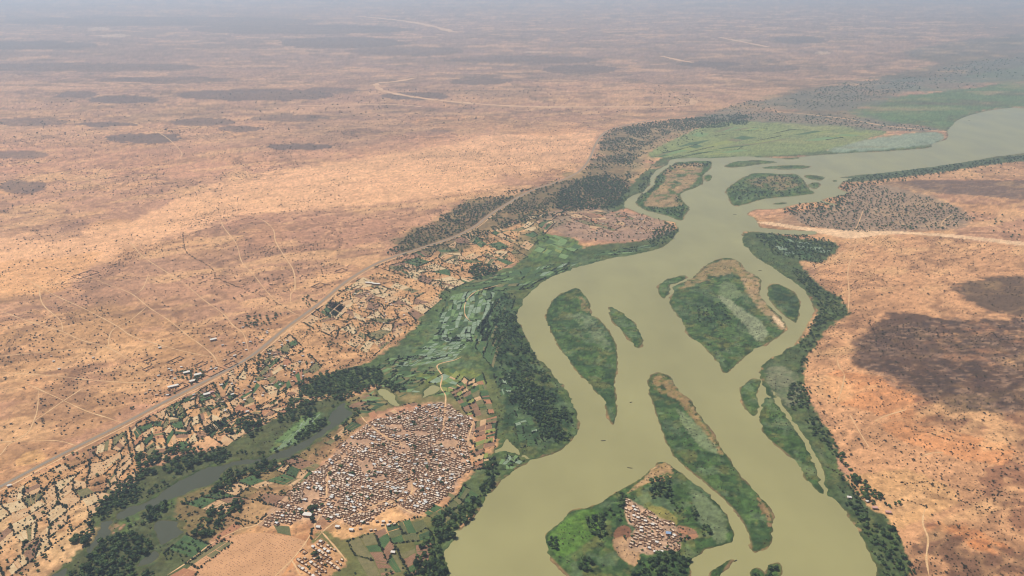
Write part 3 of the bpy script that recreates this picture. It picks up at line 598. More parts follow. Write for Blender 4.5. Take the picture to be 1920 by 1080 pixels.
def fields(q, nu, nv, pal, hedge=.6, fill=.8, jit=.28, gap=1.6, name='field', skew=0, seed=0):
    r = random.Random(seed + 101); A, B_, C_, D = [np.array(G(*p)) for p in q]     # along u: A->B, along v: A->D
    U = np.linspace(0, 1, nu + 1)
    g = np.zeros((nu + 1, nv + 1, 2))
    for i in range(nu + 1):
        vv = np.linspace(0, 1, nv + 1); off = (r.random() - .5) / nv * .9
        for j in range(nv + 1):
            u = U[i] + (r.random() - .5) * jit / nu * (0 < i < nu); v = vv[j] + (off + (r.random() - .5) * jit / nv) * (0 < j < nv)
            g[i, j] = (A * (1 - u) + B_ * u) * (1 - v) + (D * (1 - u) + C_ * u) * v
    mid = (g[:-1, :-1] + g[1:, :-1] + g[1:, 1:] + g[:-1, 1:]) / 4
    ok = clear(mid[..., 0].ravel(), mid[..., 1].ravel()).reshape(nu, nv)
    for P in (villW, hamW, isvW): ok &= sdf(P, mid[..., 0], mid[..., 1], 50) < -4
    for i in range(nu):
        for j in range(nv):
            if not ok[i, j]: continue
            Q = [g[i, j], g[i + 1, j], g[i + 1, j + 1], g[i, j + 1]]; c = mid[i, j]
            if r.random() < fill:
                pool = PAL[pal] if isinstance(pal, str) else pal
                key = r.choice(pool); side_ = np.linalg.norm(Q[1] - Q[0]); other = np.linalg.norm(Q[3] - Q[0])
                ax_ = r.random() < (.5 if .6 < side_ / other < 1.7 else float(side_ > other)); n_ = r.choice((1, 1, 2, 3, 4)) if max(side_, other) > 14 else 1
                cut = np.concatenate([[0], np.sort([(q + 1 + r.uniform(-.25, .25)) / n_ for q in range(n_ - 1)]), [1]])
                L0 = lambda a_, b_, t_: a_ + (b_ - a_) * t_
                for q in range(n_):
                    if n_ > 1 and r.random() < .12: continue
                    kk = key if r.random() < .55 else r.choice(pool)
                    if ax_: W = [L0(Q[0], Q[1], cut[q]), L0(Q[0], Q[1], cut[q + 1]), L0(Q[3], Q[2], cut[q + 1]), L0(Q[3], Q[2], cut[q])]
                    else: W = [L0(Q[0], Q[3], cut[q]), L0(Q[1], Q[2], cut[q]), L0(Q[1], Q[2], cut[q + 1]), L0(Q[0], Q[3], cut[q + 1])]
                    W = np.array(W); c2 = W.mean(0); g_ = gap * (.45 if n_ > 1 else .9); pts = []
                    for k in range(4):
                        a_, b_ = W[k], W[(k + 1) % 4]
                        for s_ in range(3):
                            p = a_ + (b_ - a_) * s_ / 3; e = c2 - p; L = np.linalg.norm(e) + 1e-6; pts.append(p + e / L * min(.3 * L, g_ * r.uniform(.7, 1.6)))
                    pts = np.array(pts)
                    if not clear(pts[::3, 0], pts[::3, 1]).all(): continue
                    fc = tuple(range(12)); u1, u2 = pts[3] - pts[0], pts[6] - pts[0]
                    struct(mesh_obj(name, [(x, y, .10) for x, y in pts], [fc if u1[0] * u2[1] - u1[1] * u2[0] > 0 else fc[::-1]], FM[kk]))
            for k in range(4):
                if k in (0, 3) or (k == 1 and i == nu - 1) or (k == 2 and j == nv - 1):
                    if r.random() < hedge:
                        a_, b_ = Q[k], Q[(k + 1) % 4]; L = np.linalg.norm(b_ - a_); t = 0
                        if r.random() < .35: L *= r.uniform(.4, .9)
                        n0 = np.linalg.norm(b_ - a_)
                        while t < L:
                            p = a_ + (b_ - a_) * t / n0; hedge_pts.append((p[0] + r.gauss(0, .7), p[1] + r.gauss(0, .7), r.choice((1.1, 1.4, 1.8, 2.1, 2.9)) * r.uniform(.8, 1.2)))
                            t += r.uniform(1.6, 3.4)
fields([(-60,965),(235,808),(258,905),(-20,1110)], 10, 7, 'dry', .8, .75, .8, seed=1)
fields([(242,802),(400,718),(440,790),(264,885)], 10, 7, 'mix', .85, .8, .8, seed=2)
fields([(408,712),(545,628),(605,690),(448,785)], 9, 7, 'mix', .65, .65, .8, seed=3)
fields([(565,604),(690,512),(830,560),(700,668)], 10, 8, ['sand','pale','sand','pale','olive','brown'], .42, .6, .8, seed=4)
fields([(612,560),(648,575),(625,600),(588,578)], 3, 3, ['green','dark','brown','olive'], .4, .95, .2, seed=31)
fields([(705,500),(900,432),(990,482),(840,545)], 10, 7, ['sand','pale','brown','olive','sand','green'], .45, .6, .8, seed=5)
fields([(345,945),(555,855),(602,872),(480,982)], 7, 3, 'village', .55, .85, .4, seed=6)
fields([(610,830),(660,790),(690,800),(640,845)], 3, 2, 'village', .5, .9, .4, seed=61)
fields([(302,1042),(347,1002),(397,1022),(347,1057)], 1, 1, ['green'], .9, 1, .1, seed=7)
fields([(352,1056),(418,1012),(436,1018),(372,1066)], 1, 2, ['olive','green'], .6, 1, .1, seed=8)
fields([(396,1010),(440,980),(456,986),(412,1016)], 1, 1, ['red'], .3, 1, .1, seed=9)
fields([(312,1083),(345,1064),(372,1072),(345,1100)], 1, 1, ['red'], .3, 1, .1, seed=10)
fields([(512,984),(586,990),(582,1012),(520,1000)], 1, 1, ['rows'], .5, 1, .05, seed=11)
fields([(600,962),(628,958),(636,968),(592,985)], 1, 1, ['dark'], .3, 1, .1, seed=12)
fields([(652,1015),(722,990),(765,1070),(690,1085)], 3, 2, ['olive','green','brown'], .4, 1, .2, seed=13)
fields([(722,985),(790,968),(815,1010),(735,1020)], 3, 2, ['rows','green','rows','dark'], .7, 1, .15, seed=14)
fields([(742,1025),(812,1012),(800,1070),(770,1080)], 2, 3, ['brown','olive','green'], .6, .9, .2, seed=15)
fields([(795,962),(862,905),(900,930),(830,985)], 3, 3, 'garden', .6, .9, .3, seed=16)
fields([(612,1040),(632,1030),(648,1042),(628,1055)], 1, 1, ['olive'], .5, 1, .05, seed=17)
fields([(892,790),(932,780),(926,872),(888,882)], 2, 10, 'strip', .45, 1, .3, 1.0, seed=18)
fields([(845,735),(905,700),(928,775),(878,782)], 4, 8, 'strip', .35, .95, .3, .9, seed=19)
fields([(770,735),(850,690),(880,715),(838,742)], 5, 4, ['yellow','rice','sand','green','paddy'], .2, .9, .3, .9, seed=20)
fields([(690,775),(760,745),(785,758),(700,795)], 3, 2, ['brown','red','sand'], .3, .95, .2, 1, seed=21)
fields([(735,692),(815,632),(890,632),(850,676)], 10, 8, 'paddy', .08, .97, .3, 1.5, 'paddy', seed=22)
fields([(690,700),(740,665),(800,668),(740,705)], 6, 6, ['green','dark','olive','rice'], .3, .8, .4, 1.2, seed=35)
fields([(905,430),(1005,402),(1062,398),(990,470)], 8, 6, ['sand','pale','olive','brown','green'], .5, .6, .7, seed=40)
fields([(1025,402),(1110,390),(1200,404),(1140,440)], 7, 6, ['sand','brown','red','olive'], .2, .5, .6, 2, seed=41)
fields([(690,740),(760,690),(830,690),(770,735)], 8, 6, ['green','dark','olive','green','rice'], .4, .85, .4, 1.2, seed=42)
fields([(880,640),(930,560),(965,560),(925,690)], 4, 12, ['green','dark','green','olive'], .35, .7, .4, 1.2, seed=43)
fields([(960,545),(1010,500),(1090,490),(1000,540)], 6, 6, ['green','dark','paddy','rice'], .3, .7, .4, 1.4, seed=44)
fields([(375,805),(450,772),(500,782),(425,838)], 6, 4, 'mix', .6, .8, .6, seed=36)
fields([(452,785),(560,725),(600,742),(500,790)], 7, 4, 'mix', .5, .8, .6, seed=37)
fields([(620,770),(700,735),(765,738),(690,775)], 6, 4, ['green','olive','dark','brown','rice'], .3, .85, .4, 1.2, seed=38)
fields([(1100,480),(1190,462),(1250,455),(1170,478)], 8, 3, ['green','paddy','dark','rice'], .2, .7, .4, 1.5, seed=39)
fields([(810,640),(840,555),(930,535),(915,640)], 8, 12, ['paddy','green','paddy','rice','dark'], .3, .9, .4, 1.4, 'paddy', seed=23)
fields([(860,545),(900,520),(1000,500),(960,545)], 7, 5, 'wet', .15, .6, .4, 1, seed=24)
fields([(1000,470),(1040,440),(1090,462),(1060,486)], 4, 4, ['rice','green','yellow','rice'], .1, .6, .3, 1.2, seed=25)
fields([(510,848),(570,788),(602,775),(548,833)], 4, 8, ['paddy','rice','rice'], .05, .85, .3, .8, 'paddy', seed=26)
fields([(930,880),(950,840),(990,860),(960,880)], 4, 4, ['paddy','green','rice'], .2, .9, .3, .8, 'paddy', seed=27)
fields([(925,700),(960,690),(1010,760),(955,790)], 4, 10, ['green','dark','paddy','dark'], .2, .55, .4, 1, seed=28)
fields([(965,790),(995,780),(1020,830),(975,840)], 3, 4, ['paddy','green','dark'], .2, .7, .3, 1, seed=29)
fields([(1430,445),(1500,450),(1560,470),(1490,492)], 4, 5, ['dark','paddy','green'], .4, .7, .3, 2, seed=30)
fields([(1270,300),(1220,292),(1330,236),(1640,250)], 8, 6, ['rice','yellow','green','olive'], .15, .35, .3, 4, seed=32)
fields([(1272,990),(1306,996),(1308,1008),(1276,1010)], 2, 2, ['brown','red'], .3, 1, .2, 1, seed=33)
fields([(1182,1000),(1194,998),(1192,1016),(1180,1016)], 1, 1, ['green'], .5, 1, .1, 1, seed=34)

# ------------------------------------------------------------------ plants: prototype meshes
import bmesh
def ico(sub):
    bm = bmesh.new(); bmesh.ops.create_icosphere(bm, subdivisions=sub, radius=1)
    v = np.array([x.co[:] for x in bm.verts]); f = [[q.index for q in t.verts] for t in bm.faces]; bm.free(); return v, f
ICO1 = ico(1); ICO2 = ico(2)
def crown_geo(seed, clumps, leafs, flat=.75, spread=.62, base=.28, rc=(.36, .58), solid=ICO1):
    r = np.random.default_rng(seed); V = []; F = []
    for k in range(clumps):
        a = r.random() * 6.283 + k * 2.4; d = spread * math.sqrt(r.random()) if k else 0
        q = r.uniform(*rc) * (1.15 if k == 0 else 1)
        c = np.array([d * math.cos(a), d * math.sin(a), base + q * flat + r.uniform(0, .45) * (1 - d) * flat])
        v = solid[0] * (q * .82) * (1 + (r.random((len(solid[0]), 1)) - .5) * .5) * np.array([1, 1, flat * .95])
        o = len(V); V += list(v + c); F += [[i + o for i in f] for f in solid[1]]
        for j in range(leafs):
            n = r.normal(size=3); n /= np.linalg.norm(n); n[2] = n[2] * .8 + .15
            p = c + n * q * np.array([1, 1, flat]) * r.uniform(.75, 1.12)
            t = r.normal(size=3); t -= n * t.dot(n) * .6; t /= np.linalg.norm(t); s = np.cross(n, t); s /= np.linalg.norm(s) + 1e-6
            h = q * r.uniform(.16, .32); o = len(V)
            V += [p - t * h - s * h * .6, p + t * h * .2 - s * h, p + t * h + s * h * .5, p - t * h * .3 + s * h]; F.append([o, o + 1, o + 2, o + 3])
    return V, F
def limb(p0, p1, r0, r1, V, F, n=6):
    p0, p1 = np.array(p0, float), np.array(p1, float); d = p1 - p0; d /= np.linalg.norm(d)
    a = np.cross(d, (0.3, .9, .1)); a /= np.linalg.norm(a); b_ = np.cross(d, a); o = len(V)
    for p, r_ in ((p0, r0), (p1, r1)):
        V += [p + (a * math.cos(t) + b_ * math.sin(t)) * r_ for t in np.linspace(0, 6.283, n, endpoint=False)]
    F += [[o + i, o + (i + 1) % n, o + n + (i + 1) % n, o + n + i] for i in range(n)]
def trunk_geo(seed, h=.5):
    r = np.random.default_rng(seed); V = []; F = []
    limb((0, 0, -.03), (.03, .02, h), .11, .07, V, F, 7)
    for k in range(4):
        a = k * 1.6 + r.random(); limb((.02, .01, h * .7), (.42 * math.cos(a), .42 * math.sin(a), h + .35), .05, .02, V, F, 5)
    return V, F
def mk(name, V, F, mats, ids=None):
    me = bpy.data.meshes.new(name); me.from_pydata([tuple(map(float, v)) for v in V], [], F)
    for q in mats: me.materials.append(q)
    if ids is not None: me.polygons.foreach_set('material_index', ids)
    return me
CR_TREE = [mk('crown', *crown_geo(10 + k, 9, 46, flat=.8), [M['leaf']]) for k in range(5)]
CR_ACAC = [mk('crown', *crown_geo(30 + k, 7, 40, flat=.5, spread=.72, rc=(.28, .42), base=.4), [M['scrub']]) for k in range(3)]
TRUNK = [mk('trunk', *trunk_geo(50 + k), [M['bark']]) for k in range(3)]
SHRUB = [mk('shrub', *crown_geo(60 + k, 3 + k % 2, 26, flat=.75, spread=.55, base=-.12, rc=(.4, .62)), [M['scrub']]) for k in range(4)]
HEDGE = [mk('hedge_bush', *crown_geo(70 + k, 3, 24, flat=.8, spread=.5, base=-.12, rc=(.45, .65)), [M['hedge']]) for k in range(3)]
DRYB = [mk('dry_bush', *crown_geo(80 + k, 4, 30, flat=.6, spread=.6, base=-.1, rc=(.3, .5)), [M['dry']]) for k in range(2)]
def joined(name, a, b_):
    V = [v.co[:] for v in a.vertices]; F = [list(p.vertices) for p in a.polygons]; n = len(V); nf = len(F)
    V += [v.co[:] for v in b_.vertices]; F += [[i + n for i in p.vertices] for p in b_.polygons]
    return mk(name, V, F, [a.materials[0], b_.materials[0]], [0] * nf + [1] * (len(F) - nf))
# a lighter build of each kind for the mass that is only seen small
LITE_TREE = [joined('far_tree', mk('c', *crown_geo(110 + k, 6, 22, flat=.8), [M['leaf']]), TRUNK[k % 3]) for k in range(4)]
LITE_ACAC = [joined('far_acacia', mk('c', *crown_geo(130 + k, 5, 18, flat=.5, spread=.7, rc=(.28, .42), base=.4), [M['scrub']]), TRUNK[k]) for k in range(2)]

def stuff(name, label_cat, pts, protos):
    """one mass of plants or houses: points with size, turn and kind, the prototype meshes set on them"""
    pts = np.asarray(pts, float)
    coll = bpy.data.collections.new(name + '_kinds')
    for i, q in enumerate(protos): coll.objects.link(bpy.data.objects.new('%s_kind_%02d' % (name, i), q))
    me = bpy.data.meshes.new(name); me.vertices.add(len(pts))
    me.vertices.foreach_set('co', np.stack([pts[:, 0], pts[:, 1], np.zeros(len(pts))], 1).ravel().astype(np.float32))
    for nm, v, ty in (('sx', pts[:, 2], 'FLOAT'), ('sz', pts[:, 3], 'FLOAT'), ('turn', pts[:, 4], 'FLOAT'), ('kindex', pts[:, 5], 'INT')):
        at_ = me.attributes.new(nm, ty, 'POINT'); at_.data.foreach_set('value', v.astype(np.int32 if ty == 'INT' else np.float32))
    o = bpy.data.objects.new(name, me); COL.objects.link(o); o['kind'] = 'stuff'; o['label'], o['category'] = label_cat
    ng = bpy.data.node_groups.new(name, 'GeometryNodeTree')
    ng.interface.new_socket('Geometry', in_out='INPUT', socket_type='NodeSocketGeometry'); ng.interface.new_socket('Geometry', in_out='OUTPUT', socket_type='NodeSocketGeometry')
    gi, go = ng.nodes.new('NodeGroupInput'), ng.nodes.new('NodeGroupOutput')
    ip = ng.nodes.new('GeometryNodeInstanceOnPoints'); ci = ng.nodes.new('GeometryNodeCollectionInfo')
    ci.inputs['Collection'].default_value = coll; ci.inputs['Separate Children'].default_value = True; ci.inputs['Reset Children'].default_value = True
    def att(nm, ty):
        n = ng.nodes.new('GeometryNodeInputNamedAttribute'); n.data_type = ty; n.inputs['Name'].default_value = nm; return n.outputs['Attribute']
    cr, cs = ng.nodes.new('ShaderNodeCombineXYZ'), ng.nodes.new('ShaderNodeCombineXYZ')
    L = ng.links.new
    L(att('turn', 'FLOAT'), cr.inputs[2])
    ax = att('sx', 'FLOAT'); L(ax, cs.inputs[0]); L(ax, cs.inputs[1]); L(att('sz', 'FLOAT'), cs.inputs[2])
    L(gi.outputs[0], ip.inputs['Points']); L(ci.outputs[0], ip.inputs['Instance']); ip.inputs['Pick Instance'].default_value = True
    L(att('kindex', 'INT'), ip.inputs['Instance Index']); L(cr.outputs[0], ip.inputs['Rotation']); L(cs.outputs[0], ip.inputs['Scale'])
    L(ip.outputs[0], go.inputs[0])
    md = o.modifiers.new('set', 'NODES'); md.node_group = ng
    return o

# ------------------------------------------------------------------ plants: where they stand
trees, shrubs = [], []          # (x, y, radius, kind)  kind 0 leafy, 1 acacia / 0 scrub, 1 dry
def scat(pts, sp, rr, kind, keep=.8, clump=None, out=None, seed=0, warp=0.0, power=1.6, ridged=0):
    P = GP(pts); P = smooth(P, n=3, closed=True) if len(pts) > 4 else P
    r = np.random.default_rng(900 + seed)
    x0, y0 = P.min(0); x1, y1 = P.max(0)
    gx_, gy_ = np.meshgrid(np.arange(x0, x1, sp), np.arange(y0, y1, sp)); x = gx_.ravel() + (r.random(gx_.size) - .5) * sp * 1.1; y = gy_.ravel() + (r.random(gx_.size) - .5) * sp * 1.1
    k = r.random(x.size) < keep
    if clump: k &= fbm(x, y, clump[0], 300 + seed, 3) + (r.random(x.size) - .5) * .25 > clump[1]
    if ridged: k &= (ridge((x * cu - y * su) * .6, x * su + y * cu, 150, 601) + (r.random(x.size) - .5) * .16 > .87) | (ridge(x, y * .8, 330, 602) + (r.random(x.size) - .5) * .1 > .93) | (r.random(x.size) < ridged)
    x, y = x[k], y[k]
    wv = min(40, 2.2 * sp); k = sdf(P, x, y, wv + 5) + (fbm(x, y, 5 * sp, 700 + seed, 3) - .5) * 2.6 * wv > 0; x, y = x[k], y[k]
    k = clear(x, y) if len(x) else k; x, y = x[k], y[k]
    for t in tracksW:
        if len(x) and t[:, 0].min() < x.max() and t[:, 0].max() > x.min() and t[:, 1].min() < y.max() and t[:, 1].max() > y.min(): kk = pdist(t, x, y) > 3.5; x, y = x[kk], y[kk]
    s = (rr[0] + (rr[1] - rr[0]) * r.random(x.size) ** power) * (1.02 if out is shrubs else 1.0)
    out = trees if out is None else out
    out += list(zip(x, y, s, np.full(x.size, kind)))
S = lambda *a_, **k: scat(*a_, out=shrubs, **k)
# gallery wood on the inside of the bend
scat([(928,590),(965,585),(985,650),(1030,712),(1066,770),(1072,800),(1040,835),(1000,800),(970,770),(950,720),(930,660)], 6.4, (2.4, 5.2), 0, .8, (34,.46), seed=1)
scat([(1000,730),(1060,765),(1074,800),(1045,832),(1010,800),(985,760)], 6.2, (2.6, 5.4), 0, .85, (30,.40), seed=2)
scat([(905,630),(930,560),(960,530),(975,600),(1000,670),(950,690)], 10, (2.5, 5), 0, .6, (50,.46), seed=3)
scat([(770,1075),(798,1000),(833,968),(872,948),(905,915),(915,860),(930,880),(925,915),(895,962),(866,988),(846,1010),(832,1045),(835,1080)], 6.8, (3, 6), 0, .85, seed=4)
scat([(640,1090),(690,1055),(760,1060),(830,1050),(820,1110)], 8, (2, 4.6), 0, .5, (30,.45), seed=5)
scat([(815,1062),(832,1056),(842,1066),(840,1085),(815,1085)], 6, (3, 4.5), 0, .9, seed=6)
# backwater thickets
for i, P_ in enumerate([[(250,888),(254,855),(275,850),(296,862),(290,890),(262,895)], [(300,880),(302,850),(350,838),(372,845),(425,845),(420,862),(360,872),(340,885),(316,892)],
  [(172,955),(200,925),(238,900),(263,915),(258,935),(205,965),(180,965)], [(128,1012),(165,985),(190,965),(200,975),(182,1005),(150,1030)],
  [(60,1110),(150,1072),(190,1020),(215,990),(245,1000),(285,1012),(270,1042),(245,1055),(300,1085),(260,1110)], [(372,1000),(380,965),(420,945),(450,935),(452,955),(410,990),(385,1003)],
  [(405,928),(420,885),(452,878),(520,863),(536,873),(482,890),(446,898),(440,922)], [(515,790),(540,762),(570,752),(592,760),(585,775),(548,790)],
  [(560,815),(590,790),(606,785),(612,800),(580,822)], [(600,825),(608,808),(622,812),(620,828)], [(560,720),(620,700),(690,690),(720,705),(700,725),(640,748),(575,750)],
  [(632,790),(650,770),(672,772),(668,795),(645,812)], [(700,725),(730,715),(760,715),(750,735),(715,740)], [(268,955),(290,940),(310,950),(300,975),(276,975)],
  [(430,800),(470,785),(500,790),(480,812),(440,820)], [(880,505),(900,495),(935,500),(925,515),(890,525)]]):
    scat(P_, 6.6, (2.8, 6), 0, .85, seed=20 + i)
S([(100,1080),(200,960),(300,880),(440,840),(560,760),(650,740),(660,780),(560,870),(440,950),(340,1010),(250,1080)], 7, (.8, 2.2), 0, keep=.5, clump=(30,.42), seed=1)
scat(BACKWATER[:14] + [(205,985),(190,960),(225,935),(280,905),(330,885),(390,860),(443,848),(513,838),(575,808),(605,785),(612,770),(640,745)][::1], 6.4, (2.2, 4.6), 0, .42, (30,.49), seed=38)
scat([(225,985),(280,960),(335,938),(402,912),(425,890),(500,872),(560,855),(610,822),(640,803),(650,812),(610,840),(560,868),(500,885),(440,905),(400,930),(340,955),(280,980)], 6.4, (2.2, 4.6), 0, .4, (30,.49), seed=39)
# orchard on the dry ground south of the ponds
scat([(303,1042),(347,1003),(395,1022),(347,1056)], 7.5, (2, 3.2), 0, .8, seed=40)
# village shade trees
vtrees = []; scat(VILLAGE, 16, (2.6, 5.0), 0, .42, out=vtrees, seed=41); scat(HAMLET, 15, (3, 4.6), 0, .35, out=vtrees, seed=42); scat(ISLEVIL, 14, (2.0, 3.8), 0, .5, out=vtrees, seed=43)
scat([(560,955),(580,945),(600,955),(595,975),(570,972)], 8, (3, 5), 0, .8, seed=44)
# farmland bushes and trees
for i, P_ in enumerate([[(0,930),(235,810),(400,720),(440,790),(260,885),(140,1000),(40,1075)], [(405,715),(545,628),(650,540),(760,500),(850,550),(720,660),(600,730),(450,790)], [(700,500),(900,432),(1000,470),(840,550)], [(340,950),(560,855),(690,790),(600,870),(480,985),(360,1010)]]):
    S(P_, 5.2, (.7, 2.2), 0, keep=.5, clump=(26,.49), seed=10 + i); scat(P_, 9, (1.6, 4.0), 0, .45, (40,.51), seed=50 + i)
scat([(330,690),(460,640),(560,600),(570,640),(470,700),(330,765),(260,770)], 15, (1.8, 3.8), 0, .35, (50,.47), seed=62); S([(330,690),(460,640),(560,600),(570,640),(470,700),(330,765),(260,770)], 6, (.8, 2), 0, keep=.4, clump=(26,.48), seed=63)
scat([(640,590),(700,600),(720,640),(650,640)], 9, (2, 3.6), 0, .5, (40,.4), seed=56); scat([(740,500),(800,480),(830,500),(770,525)], 9, (2, 3.4), 0, .6, (40,.4), seed=57)
scat([(330,705),(352,690),(385,698),(392,712),(372,720),(345,712)], 7, (2.8, 4.6), 0, .8, seed=58); scat([(452,605),(475,588),(515,590),(520,605),(480,615)], 9, (2.8, 4.6), 0, .7, seed=59)
scat([(470,690),(490,660),(530,665),(520,690)], 9, (2.5, 4.2), 0, .6, seed=60); scat([(565,575),(575,555),(610,560),(590,585)], 9, (2.5, 4), 0, .7, seed=61)
scat([(690,510),(780,465),(900,430),(1000,400),(1060,400),(1000,470),(900,490),(840,540),(760,520)], 11, (2, 4.4), 0, .5, (60,.48), seed=64); scat([(560,600),(690,512),(840,545),(800,610),(700,668),(620,690)], 12, (1.6, 3.6), 0, .45, (45,.48), seed=65)
# upper woods along the road and bank
scat([(1130,252),(1200,232),(1390,215),(1395,235),(1260,248),(1205,290),(1180,320),(1180,345),(1168,385),(1100,392),(1000,412),(930,436),(820,470),(730,478),(780,432),(900,372),(1000,352),(1100,312)], 8.6, (2.4, 5.6), 0, .8, (90,.42), seed=70)
scat([(1120,330),(1170,345),(1170,385),(1100,392),(1040,395),(1060,350)], 10, (3.5, 6), 0, .85, seed=71)
scat([(1020,402),(1110,388),(1200,402),(1268,422),(1240,450),(1150,455),(1060,445)], 13, (2, 4.2), 0, .5, (70,.44), seed=72)
scat([(1215,440),(1240,425),(1262,418),(1270,428),(1255,448),(1225,458)], 11, (3.5, 6), 0, .85, seed=73)
scat([(1180,285),(1260,250),(1330,238),(1250,290),(1220,330),(1190,335)], 22, (3, 5), 0, .5, (100,.4), seed=74)
scat([(1300,225),(1400,190),(1500,172),(1640,150),(1720,160),(1640,190),(1600,206),(1680,230),(1765,246),(1640,243),(1400,224)], 24, (3.5, 6.5), 0, .7, (260,.43), seed=75)
scat([(1640,165),(1760,130),(1920,105),(1920,150),(1760,170)], 42, (4.5, 8), 0, .5, (600,.45), seed=76)
# far right village and bank
scat([(1470,395),(1540,380),(1590,350),(1640,350),(1780,385),(1810,425),(1650,434),(1540,428)], 13, (2.4, 5.2), 0, .72, seed=77)
scat([(1575,340),(1700,322),(1920,293),(1920,300),(1740,330),(1600,352),(1590,372),(1560,395),(1470,400),(1480,385),(1560,372)], 14, (3.5, 6), 0, .75, seed=78)
scat([(1650,330),(1920,300),(1920,335),(1760,338)], 34, (2.5, 5), 0, .6, (120,.38), seed=79)
scat([(1780,430),(1920,455),(1920,400),(1830,395)], 22, (2.5, 5), 0, .5, (100,.42), seed=80)
# right bank belt
for i, P_ in enumerate([[(1480,735),(1500,715),(1520,730),(1512,762),(1490,765)], [(1505,775),(1530,780),(1560,820),(1585,850),(1575,868),(1548,845),(1520,805)], [(1572,865),(1600,870),(1620,900),(1640,930),(1610,945),(1585,910)],
   [(1590,925),(1650,925),(1620,960),(1650,985),(1690,1010),(1700,1090),(1650,1090),(1640,1030),(1610,970)], [(1535,555),(1570,550),(1592,585),(1560,602),(1530,600)], [(1480,500),(1520,520),(1545,550),(1530,560),(1500,530)],
   [(1510,610),(1545,600),(1530,650),(1510,690),(1495,690)], [(1420,437),(1500,442),(1560,455),(1540,492),(1490,488),(1440,470)], [(1640,930),(1720,945),(1735,955),(1660,955)]]):
    scat(P_, 7.6, (2.6, 5.2), 0, .8 if i not in (4, 6, 7) else .55, seed=90 + i)
# islands
for i, (P_, sp, rr, kp) in enumerate([([(1222,905),(1240,898),(1258,912),(1255,930),(1230,930)], 7, (3.5, 5.8), .9), ([(1100,975),(1118,965),(1132,978),(1128,1000),(1108,1002),(1100,990)], 7, (3.2, 5.5), .9),
   ([(1195,1042),(1215,1045),(1255,1035),(1290,1042),(1292,1070),(1275,1105),(1200,1105),(1190,1070)], 8, (3.5, 6), .9), ([(1296,952),(1306,950),(1312,968),(1300,972)], 6, (3, 5), .9), ([(1310,975),(1325,970),(1338,1000),(1325,1012),(1312,1002)], 7, (3.2, 5.4), .85),
   ([(1155,935),(1175,925),(1178,950),(1165,955)], 7, (3, 5), .85), ([(1085,1055),(1105,1050),(1112,1075),(1090,1085)], 7, (3.2, 5.2), .9), ([(1130,960),(1160,950),(1170,975),(1150,985),(1125,1010)], 9, (2, 4), .6),
   ([(1404,1078),(1414,1066),(1430,1074),(1428,1092),(1408,1092)], 6, (3, 4.6), .95), ([(1439,1075),(1446,1060),(1458,1058),(1463,1070),(1452,1090),(1440,1090)], 6, (3, 4.6), .95),
   ([(1034,1015),(1044,1010),(1046,1022),(1036,1028)], 6, (3, 4.5), .9), ([(1310,575),(1345,570),(1370,600),(1340,612),(1310,600)], 10, (2, 4), .7), ([(1215,330),(1240,322),(1260,310),(1325,303),(1328,312),(1262,318),(1225,352),(1200,378),(1192,378)], 12, (3, 5.5), .8),
   ([(1270,368),(1290,392),(1276,410),(1215,392),(1240,392),(1262,390)], 12, (3, 5.5), .75), ([(1400,335),(1500,330),(1520,360),(1420,372),(1372,380),(1372,362)], 15, (3, 5.5), .65), ([(1255,935),(1275,925),(1285,945),(1262,955)], 9, (2, 4), .7), ([(1262,1000),(1280,1012),(1296,1030),(1280,1035),(1268,1020)], 7, (2.5, 4.5), .8)]):
    scat(P_, sp, rr, 0, kp, seed=110 + i)
for i, k in enumerate(('leftmost','lens','diamond','long','village','near_right','marsh','darklens','hook','upper_mid','upper_west','sliver')):
    S(ISLES[k], 5 if k not in ('upper_mid','upper_west') else 9, (.5, 1.7), 0, keep=.5, clump=(20,.48), seed=60 + i)
S([(1300,560),(1350,545),(1440,620),(1380,660),(1320,640),(1270,570)], 6, (.8, 1.8), 0, keep=.6, clump=(30,.4), seed=75)
S([(930,560),(985,560),(1000,650),(1075,750),(1080,810),(1000,850),(950,860),(920,700)], 6.5, (.8, 2.2), 0, keep=.6, clump=(24,.42), seed=76)
S([(1000,500),(1260,445),(1180,480),(1010,545)], 9, (.8, 2), 0, keep=.5, clump=(30,.46), seed=77)
S([(1400,460),(1530,590),(1500,640),(1430,690),(1440,760),(1560,940),(1650,1080),(1700,1080),(1640,960),(1560,830),(1510,720),(1570,600),(1500,500)], 7, (.8, 2.2), 0, keep=.5, clump=(30,.44), seed=78)
# open dry country, left and right: acacias and scrub
DES = [([(-80,900),(0,900),(230,790),(470,660),(640,530),(640,470),(420,440),(160,500),(-80,520)], 12, (.7, 2.6), 24, (2, 4.6)), ([(-80,520),(160,500),(420,440),(640,470),(760,470),(900,400),(1100,300),(1060,260),(700,300),(330,380),(0,400),(-80,400)], 20, (1, 3), 48, (2.2, 4.4)),
  ([(-80,400),(330,375),(620,300),(640,240),(300,240),(-80,260)], 24, (1.4, 3.6), 46, (2.6, 5)), ([(620,300),(1100,245),(1130,215),(900,200),(640,240)], 32, (1.5, 3.6), 60, (2.6, 5)), ([(-80,260),(640,240),(1130,215),(1300,200),(1250,160),(640,170),(-80,190)], 70, (2.6, 6), 90, (3.5, 7))]
for i, (P_, s1, r1, s2, r2) in enumerate(DES):
    S(P_, s1 * .62, (r1[0], r1[1] * 1.15), 0, keep=.6, ridged=.30, clump=(s1 * 9, .44), seed=200 + i); S(P_, s1 * 1.6, (r1[0] * .8, r1[1] * 1.1), 1, keep=.35, clump=(s1 * 9, .48), seed=220 + i)
    scat(P_, s2, r2, 1, .35, (s2 * 6, .46), seed=240 + i)
